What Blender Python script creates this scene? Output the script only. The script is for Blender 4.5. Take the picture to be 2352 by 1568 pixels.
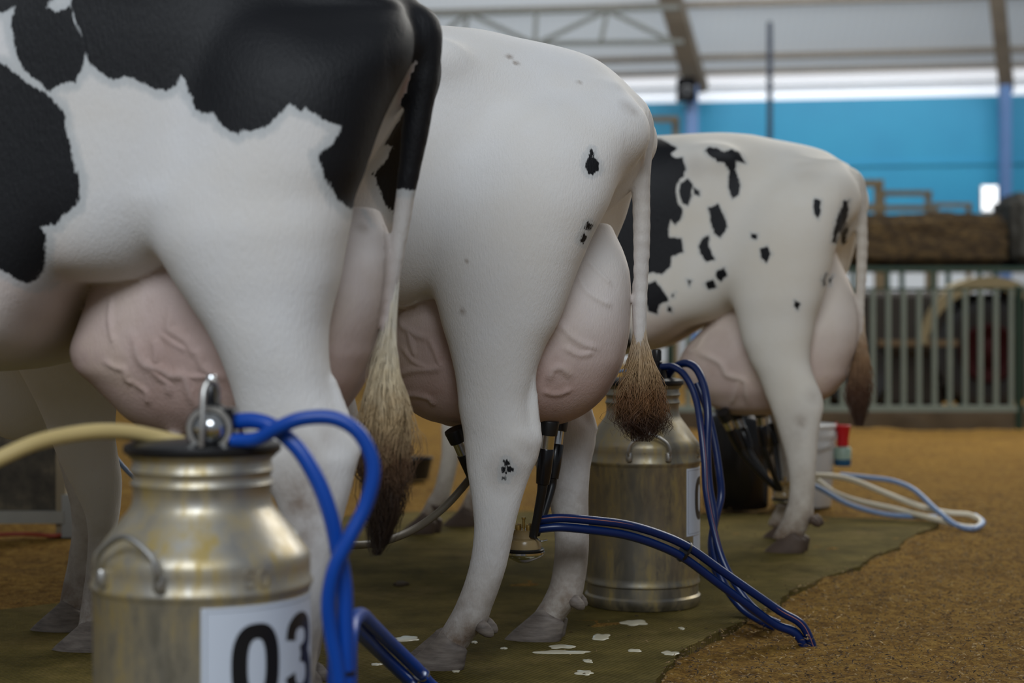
import bpy, bmesh, math, random
import numpy as np
from mathutils import Vector, Matrix
from mathutils.bvhtree import BVHTree

for o in list(bpy.data.objects):
    bpy.data.objects.remove(o)
SC = bpy.context.scene
COL = SC.collection
R = math.radians
random.seed(7)
RNG = np.random.default_rng(11)

# ------------------------------------------------------------------ camera
F_PX, CX, HY, CAM_H = 4000.0, 1176.0, 743.0, 0.80
cam_d = bpy.data.cameras.new('camera')
cam = bpy.data.objects.new('camera', cam_d)
COL.objects.link(cam)
cam.location = (0, 0, CAM_H)
cam.rotation_euler = (R(90), 0, 0)
cam_d.sensor_width = 36
cam_d.lens = 36 * F_PX / 2352
cam_d.shift_y = -(784 - HY) / 2352
cam_d.dof.use_dof = True
cam_d.dof.focus_distance = 4.05
cam_d.dof.aperture_fstop = 2.5
cam_d.clip_end = 200
SC.camera = cam

# ------------------------------------------------------------------ world, light, exposure
SC.view_settings.view_transform = 'Standard'
SC.view_settings.look = 'None'
SC.view_settings.gamma = 1
SC.view_settings.use_curve_mapping = False
SC.view_settings.exposure = 0.0
w = bpy.data.worlds.new('world')
SC.world = w
w.use_nodes = True
bg = w.node_tree.nodes['Background']
bg.inputs[0].default_value = (0.86, 0.92, 1.0, 1)
bg.inputs[1].default_value = 0.165

def area(name, loc, target, size, power, color=(1, 1, 1)):
    d = bpy.data.lights.new(name, 'AREA')
    d.shape = 'RECTANGLE'
    d.size, d.size_y = size
    d.energy = power
    d.color = color
    o = bpy.data.objects.new(name, d)
    COL.objects.link(o)
    o.location = loc
    o.rotation_euler = (Vector(target) - Vector(loc)).to_track_quat('-Z', 'Y').to_euler()
    return o

area('roof_skylight', (-1.0, -5.6, 7.2), (0.2, 4.4, 0.8), (8, 4), 740, (0.87, 0.935, 1.0))
area('arena_fill', (6.5, 14.5, 7.5), (6.0, 13.0, 0), (10, 8), 1250, (1.0, 0.97, 0.9))  # unseen area lamp added to brighten the far ground at right
area('wall_fill', (4.0, 26.5, 9.0), (4, 35.5, 3.2), (14, 3), 1100, (0.95, 0.98, 1.0))  # added fill lamp above the view, brightens the back wall
area('daylight_on_roof', (2.0, 32.5, 16.0), (4, 34.5, 6.0), (22, 5), 1750, (0.95, 0.98, 1.0))

# ------------------------------------------------------------------ helpers
def pix(px, py, Y):
    return Vector(((px - CX) / F_PX * Y, Y, CAM_H - (py - HY) / F_PX * Y))

def gnd(px, py, z=0.0):
    Y = F_PX * (CAM_H - z) / (py - HY)
    return Vector(((px - CX) / F_PX * Y, Y, z))

def mesh_obj(name, verts, faces, mat=None, parent=None, smooth=True):
    me = bpy.data.meshes.new(name)
    me.from_pydata([tuple(v) for v in verts], [], [tuple(f) for f in faces])
    me.update()
    if smooth:
        me.polygons.foreach_set('use_smooth', [True] * len(me.polygons))
    if mat:
        me.materials.append(mat)
    o = bpy.data.objects.new(name, me)
    COL.objects.link(o)
    if parent:
        o.parent = parent
    return o

def tag(o, label, cat, group=None):
    o['label'] = label
    o['category'] = cat
    if group:
        o['group'] = group
    return o

def empty(name, loc=(0, 0, 0), rz=0.0):
    o = bpy.data.objects.new(name, None)
    o.empty_display_size = 0.1
    COL.objects.link(o)
    o.location = loc
    o.rotation_euler = (0, 0, rz)
    return o

def structure(o):
    o['kind'] = 'structure'
    return o

def auto_smooth(o, ang=35):
    me = o.data
    bm = bmesh.new()
    bm.from_mesh(me)
    for e in bm.edges:
        if len(e.link_faces) == 2 and e.calc_face_angle(0) > R(ang):
            e.smooth = False
    bm.to_mesh(me)
    bm.free()
    return o

class MB:
    """collects simple shapes into one mesh"""
    def __init__(s):
        s.v, s.f = [], []
    def add(s, verts, faces):
        n = len(s.v)
        s.v += [Vector(v) for v in verts]
        s.f += [tuple(i + n for i in f) for f in faces]
        return s
    def box(s, c, size, rot=None):
        hx, hy, hz = [a / 2 for a in size]
        vs = [Vector((x, y, z)) for x in (-hx, hx) for y in (-hy, hy) for z in (-hz, hz)]
        if rot is not None:
            vs = [rot @ v for v in vs]
        c = Vector(c)
        return s.add([v + c for v in vs], [(0, 1, 3, 2), (4, 6, 7, 5), (0, 4, 5, 1), (2, 3, 7, 6), (0, 2, 6, 4), (1, 5, 7, 3)])
    def bar(s, a, b, w, h):
        a, b = Vector(a), Vector(b)
        d = b - a
        q = d.to_track_quat('X', 'Z').to_matrix()
        return s.box((a + b) / 2, (d.length, w, h), q)
    def lathe(s, prof, seg=48, c=(0, 0, 0), rot=None):
        vs, fs = [], []
        n = len(prof)
        for r, z in prof:
            for k in range(seg):
                t = 2 * math.pi * k / seg
                vs.append(Vector((r * math.cos(t), r * math.sin(t), z)))
        for i in range(n - 1):
            for k in range(seg):
                k2 = (k + 1) % seg
                fs.append((i * seg + k, i * seg + k2, (i + 1) * seg + k2, (i + 1) * seg + k))
        if prof[0][0] > 1e-5:
            fs.append(tuple(range(seg))[::-1])
        if prof[-1][0] > 1e-5:
            fs.append(tuple((n - 1) * seg + k for k in range(seg)))
        if rot is not None:
            vs = [rot @ v for v in vs]
        c = Vector(c)
        return s.add([v + c for v in vs], fs)
    def tube(s, pts, rad, seg=12, sub=8, cap=True):
        P, Rr = smooth_path(pts, rad, sub)
        vs, fs = sweep(P, Rr, seg, cap)
        return s.add(vs, fs)
    def build(s, name, mat=None, parent=None, smooth=True, ang=35, bevel=0):
        o = mesh_obj(name, s.v, s.f, mat, parent, smooth)
        if bevel:
            m = o.modifiers.new('bevel', 'BEVEL')
            m.width = bevel
            m.segments = 2
            m.limit_method = 'ANGLE'
        if smooth and ang:
            auto_smooth(o, ang)
        return o

def smooth_path(pts, rad, sub=8):
    pts = [Vector(p) for p in pts]
    n = len(pts)
    rads = [rad] * n if not hasattr(rad, '__len__') else list(rad)
    P, Q = [], []
    for i in range(n - 1):
        p0 = pts[i - 1] if i > 0 else pts[i] * 2 - pts[i + 1]
        p1, p2 = pts[i], pts[i + 1]
        p3 = pts[i + 2] if i + 2 < n else pts[i + 1] * 2 - pts[i]
        for k in range(sub):
            t = k / sub
            P.append(0.5 * ((2 * p1) + (p2 - p0) * t + (2 * p0 - 5 * p1 + 4 * p2 - p3) * t * t + (3 * p1 - p0 - 3 * p2 + p3) * t ** 3))
            Q.append(rads[i] * (1 - t) + rads[i + 1] * t)
    P.append(pts[-1])
    Q.append(rads[-1])
    return P, Q

def sweep(P, Rr, seg=12, cap=True):
    vs, fs = [], []
    n = len(P)
    up = None
    for i in range(n):
        d = (P[min(i + 1, n - 1)] - P[max(i - 1, 0)])
        d = d.normalized() if d.length > 1e-9 else Vector((0, 0, 1))
        if up is None:
            up = d.orthogonal().normalized()
        up = (up - d * up.dot(d)).normalized()
        s = d.cross(up)
        for k in range(seg):
            t = 2 * math.pi * k / seg
            vs.append(P[i] + (up * math.cos(t) + s * math.sin(t)) * Rr[i])
    for i in range(n - 1):
        for k in range(seg):
            k2 = (k + 1) % seg
            fs.append((i * seg + k, i * seg + k2, (i + 1) * seg + k2, (i + 1) * seg + k))
    if cap:
        fs.append(tuple(range(seg))[::-1])
        fs.append(tuple((n - 1) * seg + k for k in range(seg)))
    return vs, fs

# ------------------------------------------------------------------ materials
class NT:
    def __init__(s, name):
        s.m = bpy.data.materials.new(name)
        s.m.use_nodes = True
        s.t = s.m.node_tree
        s.b = s.t.nodes['Principled BSDF']
        s.co = s.t.nodes.new('ShaderNodeTexCoord').outputs['Object']
    def n(s, kind, **kw):
        nd = s.t.nodes.new('ShaderNode' + kind)
        for k, v in kw.items():
            setattr(nd, k, v)
        return nd
    def link(s, a, b):
        s.t.links.new(a, b)
    def val(s, sock, v):
        if hasattr(v, 'is_linked') or isinstance(v, bpy.types.NodeSocket):
            s.link(v, sock)
        else:
            if hasattr(v, '__len__') and len(v) == 3 and sock.type == 'RGBA':
                v = tuple(v) + (1,)
            sock.default_value = v
    def noise(s, scale, detail=4, rough=0.55, vec=None, stretch=None, out='Fac'):
        nd = s.n('TexNoise')
        nd.inputs['Scale'].default_value = scale
        nd.inputs['Detail'].default_value = detail
        nd.inputs['Roughness'].default_value = rough
        v = vec or s.co
        if stretch:
            mp = s.n('Mapping')
            mp.inputs['Scale'].default_value = stretch
            s.link(v, mp.inputs['Vector'])
            v = mp.outputs[0]
        s.link(v, nd.inputs['Vector'])
        return nd.outputs[out]
    def ramp(s, fac, stops):
        nd = s.n('ValToRGB')
        e = nd.color_ramp.elements
        while len(e) < len(stops):
            e.new(0.5)
        for i, (p, c) in enumerate(stops):
            e[i].position = p
            e[i].color = (tuple(c) + (1,)) if hasattr(c, '__len__') else (c, c, c, 1)
        s.link(fac, nd.inputs[0])
        return nd.outputs[0]
    def mix(s, fac, a, b, mode='MIX'):
        nd = s.n('Mix', data_type='RGBA', blend_type=mode)
        s.val(nd.inputs[0], fac)
        s.val(nd.inputs[6], a)
        s.val(nd.inputs[7], b)
        return nd.outputs[2]
    def math(s, op, a, b=0.0, c=0.0, clamp=False):
        nd = s.n('Math', operation=op)
        nd.use_clamp = clamp
        s.val(nd.inputs[0], a)
        s.val(nd.inputs[1], b)
        s.val(nd.inputs[2], c)
        return nd.outputs[0]
    def attr(s, name, out='Fac'):
        nd = s.n('Attribute')
        nd.attribute_name = name
        return nd.outputs[out]
    def bump(s, h, strength=0.3, dist=0.01, normal=None):
        nd = s.n('Bump')
        nd.inputs['Strength'].default_value = strength
        nd.inputs['Distance'].default_value = dist
        s.link(h, nd.inputs['Height'])
        if normal:
            s.link(normal, nd.inputs['Normal'])
        s.link(nd.outputs[0], s.b.inputs['Normal'])
        return nd.outputs[0]
    def set(s, **kw):
        for k, v in kw.items():
            s.val(s.b.inputs[k.replace('_', ' ')], v)
        return s

def simple(name, col, rough=0.6, metal=0.0, var=0.15, scale=12, spec=0.5, bump=0.0):
    t = NT(name)
    f = t.noise(scale, 5)
    c = t.mix(f, tuple(x * (1 - var) for x in col), tuple(min(1, x * (1 + var)) for x in col))
    t.set(Base_Color=c, Roughness=rough, Metallic=metal)
    t.b.inputs['Specular IOR Level'].default_value = spec
    if bump:
        t.bump(t.noise(scale * 6, 4), bump, 0.004)
    return t.m

def coat_material(name, white=(0.80, 0.79, 0.775), fr=0.6, frw=50.0):
    t = NT(name)
    patch, pink, dirt_shade, leg = t.attr('patch'), t.attr('pink'), t.attr('dirt_shade'), t.attr('vein')
    n1 = t.noise(55, 4, 0.6, stretch=(1, 1, 0.45))
    n2 = t.noise(260, 2, 0.6, stretch=(1, 1, 0.3))
    j = t.math('ADD', t.math('MULTIPLY', t.math('SUBTRACT', n1, 0.5), 0.018), t.math('MULTIPLY', t.math('SUBTRACT', n2, 0.5), 0.010))
    d = t.math('ADD', patch, j)
    soft = t.noise(3.2, 4, 0.6)
    wcol = t.mix(t.ramp(soft, [(0.35, 0.0), (0.7, 1.0)]), white, (white[0] * 0.95, white[1] * 0.915, white[2] * 0.855))
    # small grubby flecks
    fl = t.ramp(t.noise(38, 3, 0.7), [(0.70, 0.0), (0.78, 1.0)])
    wcol = t.mix(t.math('MULTIPLY', fl, 0.14), wcol, (0.30, 0.25, 0.17))
    pk = t.ramp(t.noise(6, 6, 0.65), [(0.30, (0.40, 0.24, 0.195)), (0.5, (0.54, 0.38, 0.335)), (0.72, (0.63, 0.48, 0.37))])
    pk = t.mix(t.ramp(t.noise(24, 4, 0.7), [(0.5, 0.0), (0.75, 0.5)]), pk, (0.36, 0.20, 0.18))
    c = t.mix(pink, wcol, pk)
    dn = t.ramp(t.noise(14, 5, 0.7), [(0.3, 0.55), (0.6, 1.15)])
    c = t.mix(t.math('MULTIPLY', dirt_shade, dn, clamp=True), c, (0.19, 0.125, 0.08))
    fringe = t.ramp(t.math('MULTIPLY', d, frw), [(0.0, 1.0), (0.55, 0.75), (0.95, 0.0)])
    c = t.mix(t.math('MULTIPLY', fringe, fr), c, (0.42, 0.47, 0.50))
    bl = t.mix(t.noise(5, 4), (0.0030, 0.0038, 0.006), (0.008, 0.0085, 0.011))
    isb = t.ramp(t.math('ADD', t.math('MULTIPLY', d, 260.0), 0.5), [(0.1, 1.0), (0.9, 0.0)])
    c = t.mix(isb, c, bl)
    t.set(Base_Color=c, Roughness=t.math('MULTIPLY_ADD', isb, -0.18, 0.72))
    t.b.inputs['Specular IOR Level'].default_value = 0.32
    t.link(t.math('MULTIPLY_ADD', isb, -0.08, 0.10), t.b.inputs['Sheen Weight'])
    t.b.inputs['Sheen Roughness'].default_value = 0.5
    hb = t.math('ADD', t.noise(230, 3, 0.7, stretch=(1, 1, 0.25)), t.math('MULTIPLY', t.noise(26, 4, 0.6), 0.3))
    t.bump(hb, 0.45, 0.0035)
    return t.m

def hair_material(name, stops):
    t = NT(name)
    g = t.attr('grad')
    g = t.math('ADD', g, t.math('MULTIPLY', t.math('SUBTRACT', t.noise(40, 3), 0.5), 0.25))
    t.set(Base_Color=t.ramp(g, stops), Roughness=0.5)
    t.b.inputs['Specular IOR Level'].default_value = 0.4
    return t.m

def hoof_material():
    t = NT('hoof_horn')
    f = t.noise(30, 5, 0.6, stretch=(0.5, 0.5, 2.5))
    c = t.ramp(f, [(0.3, (0.10, 0.08, 0.068)), (0.55, (0.21, 0.175, 0.15)), (0.8, (0.30, 0.26, 0.22))])
    t.set(Base_Color=c, Roughness=0.62)
    t.bump(t.noise(60, 4, 0.6, stretch=(0.3, 0.3, 3)), 0.3, 0.003)
    return t.m

def aluminium(name, stain=0.8, base=(0.52, 0.51, 0.48), shoulder=0.62):
    t = NT(name)
    n = t.noise(7.5, 6, 0.65, stretch=(1.6, 1.6, 0.4))
    st = t.ramp(n, [(0.38, 0.0), (0.56, 1.0)])
    sep = t.n('SeparateXYZ')
    t.link(t.co, sep.inputs[0])
    zr = t.n('MapRange')
    zr.inputs[1].default_value = 0.36
    zr.inputs[2].default_value = 0.47
    zr.inputs[4].default_value = shoulder
    t.link(sep.outputs[2], zr.inputs[0])
    zr2 = t.n('MapRange')
    zr2.inputs[1].default_value = 0.56
    zr2.inputs[2].default_value = 0.52
    t.link(sep.outputs[2], zr2.inputs[0])
    st = t.math('MAXIMUM', st, t.math('MULTIPLY', zr.outputs[0], zr2.outputs[0]))
    n2 = t.noise(28, 6, 0.75, stretch=(1, 1, 0.35))
    st2 = t.math('MULTIPLY', st, t.ramp(n2, [(0.36, 0.15), (0.62, 1.0)]))
    c = t.mix(t.math('MULTIPLY', st2, stain), base, (0.42, 0.30, 0.075))
    pits = t.ramp(t.noise(70, 4, 0.7), [(0.66, 0.0), (0.71, 1.0)])
    c = t.mix(t.math('MULTIPLY', pits, 0.6), c, (0.16, 0.14, 0.11))
    t.set(Base_Color=c, Metallic=t.math('MULTIPLY_ADD', st2, -0.68, 0.92), Roughness=t.math('MULTIPLY_ADD', n2, 0.30, 0.26))
    t.bump(t.noise(9, 3), 0.12, 0.006)
    return t.m

M = {}
M['coat_a'] = coat_material('coat_black_pied', (0.80, 0.795, 0.80))
M['coat_b'] = coat_material('coat_white', (0.83, 0.82, 0.815), 0.45, 75.0)
M['coat_c'] = coat_material('coat_spotted', (0.80, 0.765, 0.70), 0.35, 90.0)
M['hoof'] = hoof_material()
M['hair_a'] = hair_material('tail_hair_pale', [(0.0, (0.70, 0.67, 0.60)), (0.25, (0.68, 0.58, 0.40)), (0.42, (0.52, 0.38, 0.21)), (0.58, (0.16, 0.088, 0.045)), (0.72, (0.06, 0.034, 0.02)), (1.0, (0.03, 0.018, 0.012))])
M['hair_b'] = hair_material('tail_hair_tan', [(0.0, (0.52, 0.45, 0.36)), (0.3, (0.44, 0.30, 0.16)), (0.55, (0.22, 0.105, 0.042)), (0.8, (0.06, 0.026, 0.013)), (1.0, (0.05, 0.022, 0.012))])
M['hair_c'] = hair_material('tail_hair_brown', [(0.0, (0.60, 0.50, 0.38)), (0.35, (0.34, 0.2, 0.1)), (0.65, (0.13, 0.06, 0.03)), (1.0, (0.06, 0.03, 0.02))])
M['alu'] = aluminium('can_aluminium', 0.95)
M['alu2'] = aluminium('can_aluminium_grey_shaded', 0.75, (0.31, 0.295, 0.26))  # grey metal, base colour also lowered for the shade cast by the cows
M['steel'] = simple('polished_steel', (0.70, 0.72, 0.74), 0.16, 1.0, 0.05)
M['wire'] = simple('grey_wire', (0.48, 0.47, 0.45), 0.4, 0.9, 0.1)
M['whiteplastic'] = simple('white_plastic', (0.72, 0.73, 0.74), 0.35, 0, 0.05)
M['rubber'] = simple('black_rubber', (0.008, 0.008, 0.009), 0.38, 0, 0.2)
M['blackplastic'] = simple('black_plastic', (0.006, 0.006, 0.008), 0.22, 0, 0.2)
M['paper'] = simple('label_paper', (0.66, 0.72, 0.83), 0.5, 0, 0.03)
M['ink'] = simple('black_ink', (0.008, 0.008, 0.01), 0.45, 0, 0.05)
M['amber'] = simple('amber_plastic', (0.30, 0.215, 0.10), 0.22, 0, 0.25, 20)
M['brass'] = simple('brass', (0.55, 0.38, 0.12), 0.35, 0.9, 0.2)
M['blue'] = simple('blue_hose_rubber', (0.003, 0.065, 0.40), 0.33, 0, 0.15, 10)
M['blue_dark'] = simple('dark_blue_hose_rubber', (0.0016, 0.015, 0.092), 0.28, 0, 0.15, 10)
M['blue_pale'] = simple('pale_blue_hose', (0.20, 0.30, 0.50), 0.4, 0, 0.1)
M['red_stripe'] = simple('hose_stripe', (0.42, 0.16, 0.12), 0.4)
M['cream'] = simple('cream_hose_rubber', (0.60, 0.46, 0.20), 0.38, 0, 0.12, 8)
M['white_hose'] = simple('white_hose', (0.66, 0.60, 0.46), 0.4, 0, 0.1)
M['grey_hose'] = simple('grey_hose', (0.17, 0.145, 0.105), 0.45, 0, 0.15)
M['milk'] = simple('spilt_milk', (0.62, 0.58, 0.44), 0.25, 0, 0.05)
M['red'] = simple('red_plastic', (0.62, 0.012, 0.02), 0.35)
M['teal'] = simple('teal_liquid', (0.01, 0.09, 0.20), 0.3)
M['palegreen'] = simple('pale_green_plastic', (0.36, 0.50, 0.42), 0.35)

def sawdust():
    t = NT('sawdust')
    a = t.noise(2.2, 5, 0.6)
    b = t.noise(34, 6, 0.72)
    c = t.noise(150, 4, 0.7)
    col = t.ramp(b, [(0.28, (0.10, 0.048, 0.010)), (0.44, (0.30, 0.160, 0.030)), (0.58, (0.47, 0.275, 0.060)), (0.76, (0.66, 0.44, 0.13))])
    col = t.mix(t.ramp(a, [(0.35, 0.0), (0.7, 0.4)]), col, (0.18, 0.10, 0.032))
    col = t.mix(t.ramp(c, [(0.38, 0.75), (0.52, 0.0)]), col, (0.05, 0.026, 0.010))
    col = t.mix(t.ramp(t.noise(13, 6, 0.75), [(0.52, 0.0), (0.70, 0.75)]), col, (0.075, 0.04, 0.014))
    t.set(Base_Color=col, Roughness=0.95)
    t.b.inputs['Specular IOR Level'].default_value = 0.1
    h = t.math('ADD', b, t.math('MULTIPLY', c, 0.6))
    t.bump(h, 0.9, 0.02)
    return t.m
M['sawdust'] = sawdust()

def mat_rubber():
    t = NT('rubber_mat')
    a = t.noise(4.5, 7, 0.7)
    col = t.ramp(a, [(0.3, (0.062, 0.049, 0.013)), (0.5, (0.118, 0.092, 0.026)), (0.72, (0.20, 0.150, 0.045))])
    du = t.noise(45, 5, 0.7)
    col = t.mix(t.ramp(du, [(0.55, 0.0), (0.75, 0.55)]), col, (0.20, 0.145, 0.06))
    col = t.mix(t.ramp(t.noise(2.6, 6, 0.7), [(0.54, 0.0), (0.70, 0.6)]), col, (0.24, 0.17, 0.065))
    mp = t.n('Mapping')
    mp.inputs['Rotation'].default_value = (0, 0, R(28))
    t.link(t.co, mp.inputs['Vector'])
    wv = t.n('TexWave', wave_type='BANDS', bands_direction='Y')
    wv.inputs['Scale'].default_value = 26
    wv.inputs['Distortion'].default_value = 1.2
    wv.inputs['Detail'].default_value = 2
    t.link(mp.outputs[0], wv.inputs['Vector'])
    wx = t.n('TexWave', wave_type='BANDS', bands_direction='X')
    wx.inputs['Scale'].default_value = 26
    wx.inputs['Distortion'].default_value = 1.2
    t.link(mp.outputs[0], wx.inputs['Vector'])
    h = t.math('ADD', wv.outputs['Fac'], wx.outputs['Fac'])
    t.set(Base_Color=col, Roughness=0.8)
    t.b.inputs['Specular IOR Level'].default_value = 0.05
    t.bump(t.math('ADD', h, du), 0.7, 0.004)
    return t.m
M['mat'] = mat_rubber()

# ------------------------------------------------------------------ ground and mat
def ground():
    xs = np.concatenate([np.linspace(-14, -3, 12), np.linspace(-2.8, 4, 120), np.linspace(4.4, 16, 14)])
    ys = np.concatenate([np.linspace(-3, 1.6, 8), np.linspace(1.8, 9, 150), np.linspace(9.4, 40, 24)])
    gx, gy = np.meshgrid(xs, ys)
    z = 0.012 * (np.sin(gx * 5.1 + 1.7 * np.sin(gy * 3.3)) * np.sin(gy * 4.3 + 1.1 * np.sin(gx * 2.9))) - 0.014
    z += RNG.normal(0, 0.0025, z.shape)
    nx, ny = len(xs), len(ys)
    v = np.stack([gx.ravel(), gy.ravel(), z.ravel()], 1)
    f = [(j * nx + i, j * nx + i + 1, (j + 1) * nx + i + 1, (j + 1) * nx + i) for j in range(ny - 1) for i in range(nx - 1)]
    o = mesh_obj('floor', v, f, M['sawdust'])
    structure(o)
ground()

MAT_EDGE = [(1450, 1640), (1505, 1568), (1530, 1530), (1570, 1490), (1640, 1455), (1700, 1428), (1740, 1402), (1790, 1385), (1812, 1356), (1850, 1345), (1888, 1327), (1925, 1315), (1975, 1300),
            (1990, 1288), (2005, 1276), (2060, 1258), (2082, 1238), (2110, 1222), (2150, 1208), (2158, 1198), (2050, 1192), (1800, 1182), (1500, 1178), (1100, 1172), (830, 1178), (560, 1240), (300, 1330), (130, 1385), (-60, 1408), (-500, 1450)]
def rubber_mat():
    out = [gnd(*p) for p in MAT_EDGE]
    out += [Vector((-3.0, 1.0, 0)), Vector((0.9, 1.0, 0))]
    fine = []
    n = len(out)
    for i in range(n):
        a, b = out[i], out[(i + 1) % n]
        m = max(1, int((b - a).length / 0.04)) if a.y > 2.5 and b.y > 2.5 else 1
        for k in range(m):
            p = a.lerp(b, k / m)
            if m > 1 and k:
                p = p + Vector((random.uniform(-1, 1), random.uniform(-1, 1), 0)) * 0.006
            fine.append(p)
    bm = bmesh.new()
    top = [bm.verts.new((p.x, p.y, 0.0)) for p in fine]
    f = bm.faces.new(top)
    if f.normal.z < 0:
        f.normal_flip()
    r = bmesh.ops.extrude_face_region(bm, geom=[f])
    for g in r['geom']:
        if isinstance(g, bmesh.types.BMVert):
            g.co.z -= 0.03
    bmesh.ops.recalc_face_normals(bm, faces=bm.faces[:])
    bmesh.ops.triangulate(bm, faces=[x for x in bm.faces if len(x.verts) > 4])
    me = bpy.data.meshes.new('rubber_mat')
    bm.to_mesh(me)
    bm.free()
    me.materials.append(M['mat'])
    o = bpy.data.objects.new('rubber_mat', me)
    COL.objects.link(o)
    tag(o, 'dark ribbed rubber mat under the cows with a wavy torn edge on the sawdust', 'mat')
rubber_mat()

def shavings():
    mb = MB()
    poly = [(p.x, p.y) for p in (gnd(*q) for q in MAT_EDGE)] + [(-3.0, 1.0), (0.9, 1.0)]
    def inside(x, y):
        c = False
        j = len(poly) - 1
        for i in range(len(poly)):
            xi, yi = poly[i]
            xj, yj = poly[j]
            if (yi > y) != (yj > y) and x < (xj - xi) * (y - yi) / (yj - yi) + xi:
                c = not c
            j = i
        return c
    k = 0
    while k < 9000:
        Y = random.uniform(3.6, 8.0)
        X = random.uniform(0.1, 0.34 * Y)
        if inside(X, Y) and random.random() > 0.04:
            continue
        k += 1
        l = random.uniform(0.004, 0.016)
        a = random.uniform(0, math.pi)
        d = Vector((math.cos(a), math.sin(a), random.uniform(-0.2, 0.45))) * l
        s = Vector((-math.sin(a), math.cos(a), random.uniform(-0.4, 0.4))) * random.uniform(0.0006, 0.0020)
        p = Vector((X, Y, random.uniform(-0.006, 0.012)))
        mb.add([p - s, p + s, p + s + d, p - s + d, p + d * 0.5 + Vector((0, 0, 0.002))], [(0, 1, 4), (1, 2, 4), (2, 3, 4), (3, 0, 4)])
    t = NT('shavings')
    c = t.ramp(t.noise(60, 4), [(0.36, (0.012, 0.007, 0.003)), (0.5, (0.10, 0.055, 0.02)), (0.68, (0.52, 0.36, 0.16))])
    t.set(Base_Color=c, Roughness=0.9)
    o = mb.build('wood_shavings', t.m, smooth=False)
    tag(o, 'loose brown wood shavings strewn over the sawdust at right', 'shavings')
    o['kind'] = 'stuff'
shavings()

# ------------------------------------------------------------------ signed distance modelling
class Field:
    def __init__(s, lo, hi, h):
        s.lo = np.array(lo, np.float32)
        s.h = h
        s.n = [int(math.ceil((hi[i] - lo[i]) / h)) + 1 for i in range(3)]
        s.f = np.full(s.n, 1.0, np.float32)
    def axes(s, i0, i1):
        return [(s.lo[a] + s.h * np.arange(i0[a], i1[a])).astype(np.float32) for a in range(3)]
    def block(s, lo, hi):
        i0 = [max(0, int(math.floor((lo[a] - s.lo[a]) / s.h))) for a in range(3)]
        i1 = [min(s.n[a], int(math.ceil((hi[a] - s.lo[a]) / s.h)) + 1) for a in range(3)]
        return i0, i1
    def union(s, fn, lo, hi, k):
        """smooth union of fn(x,y,z) (broadcastable axes) inside the box"""
        kk = k if callable(k) else None
        k = 0.13 if kk else k
        m = max(k * 1.2, 3 * s.h)
        i0, i1 = s.block([a - m for a in lo], [a + m for a in hi])
        if any(i1[a] - i0[a] < 2 for a in range(3)):
            return
        X, Y, Z = s.axes(i0, i1)
        d = fn(X[:, None, None], Y[None, :, None], Z[None, None, :])
        sl = tuple(slice(i0[a], i1[a]) for a in range(3))
        g = s.f[sl]
        if kk:
            k = kk(Z)[None, None, :]
        if kk or k > 0:
            hh = np.maximum(k - np.abs(g - d), 0) / k
            s.f[sl] = np.minimum(g, d) - hh * hh * hh * k / 6
        else:
            s.f[sl] = np.minimum(g, d)
    def mesh(s):
        f = s.f
        nx, ny, nz = f.shape
        sg = f < 0
        cnt = np.zeros((nx - 1, ny - 1, nz - 1), np.uint8)
        for a in (0, 1):
            for b in (0, 1):
                for c in (0, 1):
                    cnt += sg[a:nx - 1 + a, b:ny - 1 + b, c:nz - 1 + c]
        act = (cnt > 0) & (cnt < 8)
        idx = np.argwhere(act)
        vid = np.full(act.shape, -1, np.int32)
        vid[act] = np.arange(len(idx))
        I, J, K = idx.T
        c8 = {(a, b, c): f[I + a, J + b, K + c] for a in (0, 1) for b in (0, 1) for c in (0, 1)}
        acc = np.zeros((len(idx), 3), np.float32)
        num = np.zeros(len(idx), np.float32)
        corners = list(c8)
        for p in corners:
            for ax in range(3):
                if p[ax] == 0:
                    q = list(p)
                    q[ax] = 1
                    q = tuple(q)
                    u, v = c8[p], c8[q]
                    cr = (u < 0) != (v < 0)
                    t = np.where(cr, u / np.where(cr, u - v, 1), 0)
                    for a in range(3):
                        acc[:, a] += np.where(cr, p[a] + (t if a == ax else 0), 0)
                    num += cr
        V = s.lo + s.h * (idx + acc / num[:, None])
        Q = []
        for ax in range(3):
            o1, o2 = (ax + 1) % 3, (ax + 2) % 3
            sa = [slice(None)] * 3
            sb = [slice(None)] * 3
            sa[ax] = slice(0, -1)
            sb[ax] = slice(1, None)
            A, B = sg[tuple(sa)], sg[tuple(sb)]
            e = np.argwhere(A != B)
            e = e[(e[:, o1] > 0) & (e[:, o2] > 0) & (e[:, o1] < f.shape[o1] - 1) & (e[:, o2] < f.shape[o2] - 1)]
            fl = A[e[:, 0], e[:, 1], e[:, 2]]
            def at(d1, d2):
                q = e.copy()
                q[:, o1] -= d1
                q[:, o2] -= d2
                return vid[q[:, 0], q[:, 1], q[:, 2]]
            a, b, c, d = at(1, 1), at(0, 1), at(0, 0), at(1, 0)
            q = np.stack([a, b, c, d], 1)
            q[~fl] = q[~fl][:, ::-1]
            Q.append(q)
        return V, np.concatenate(Q)

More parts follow.
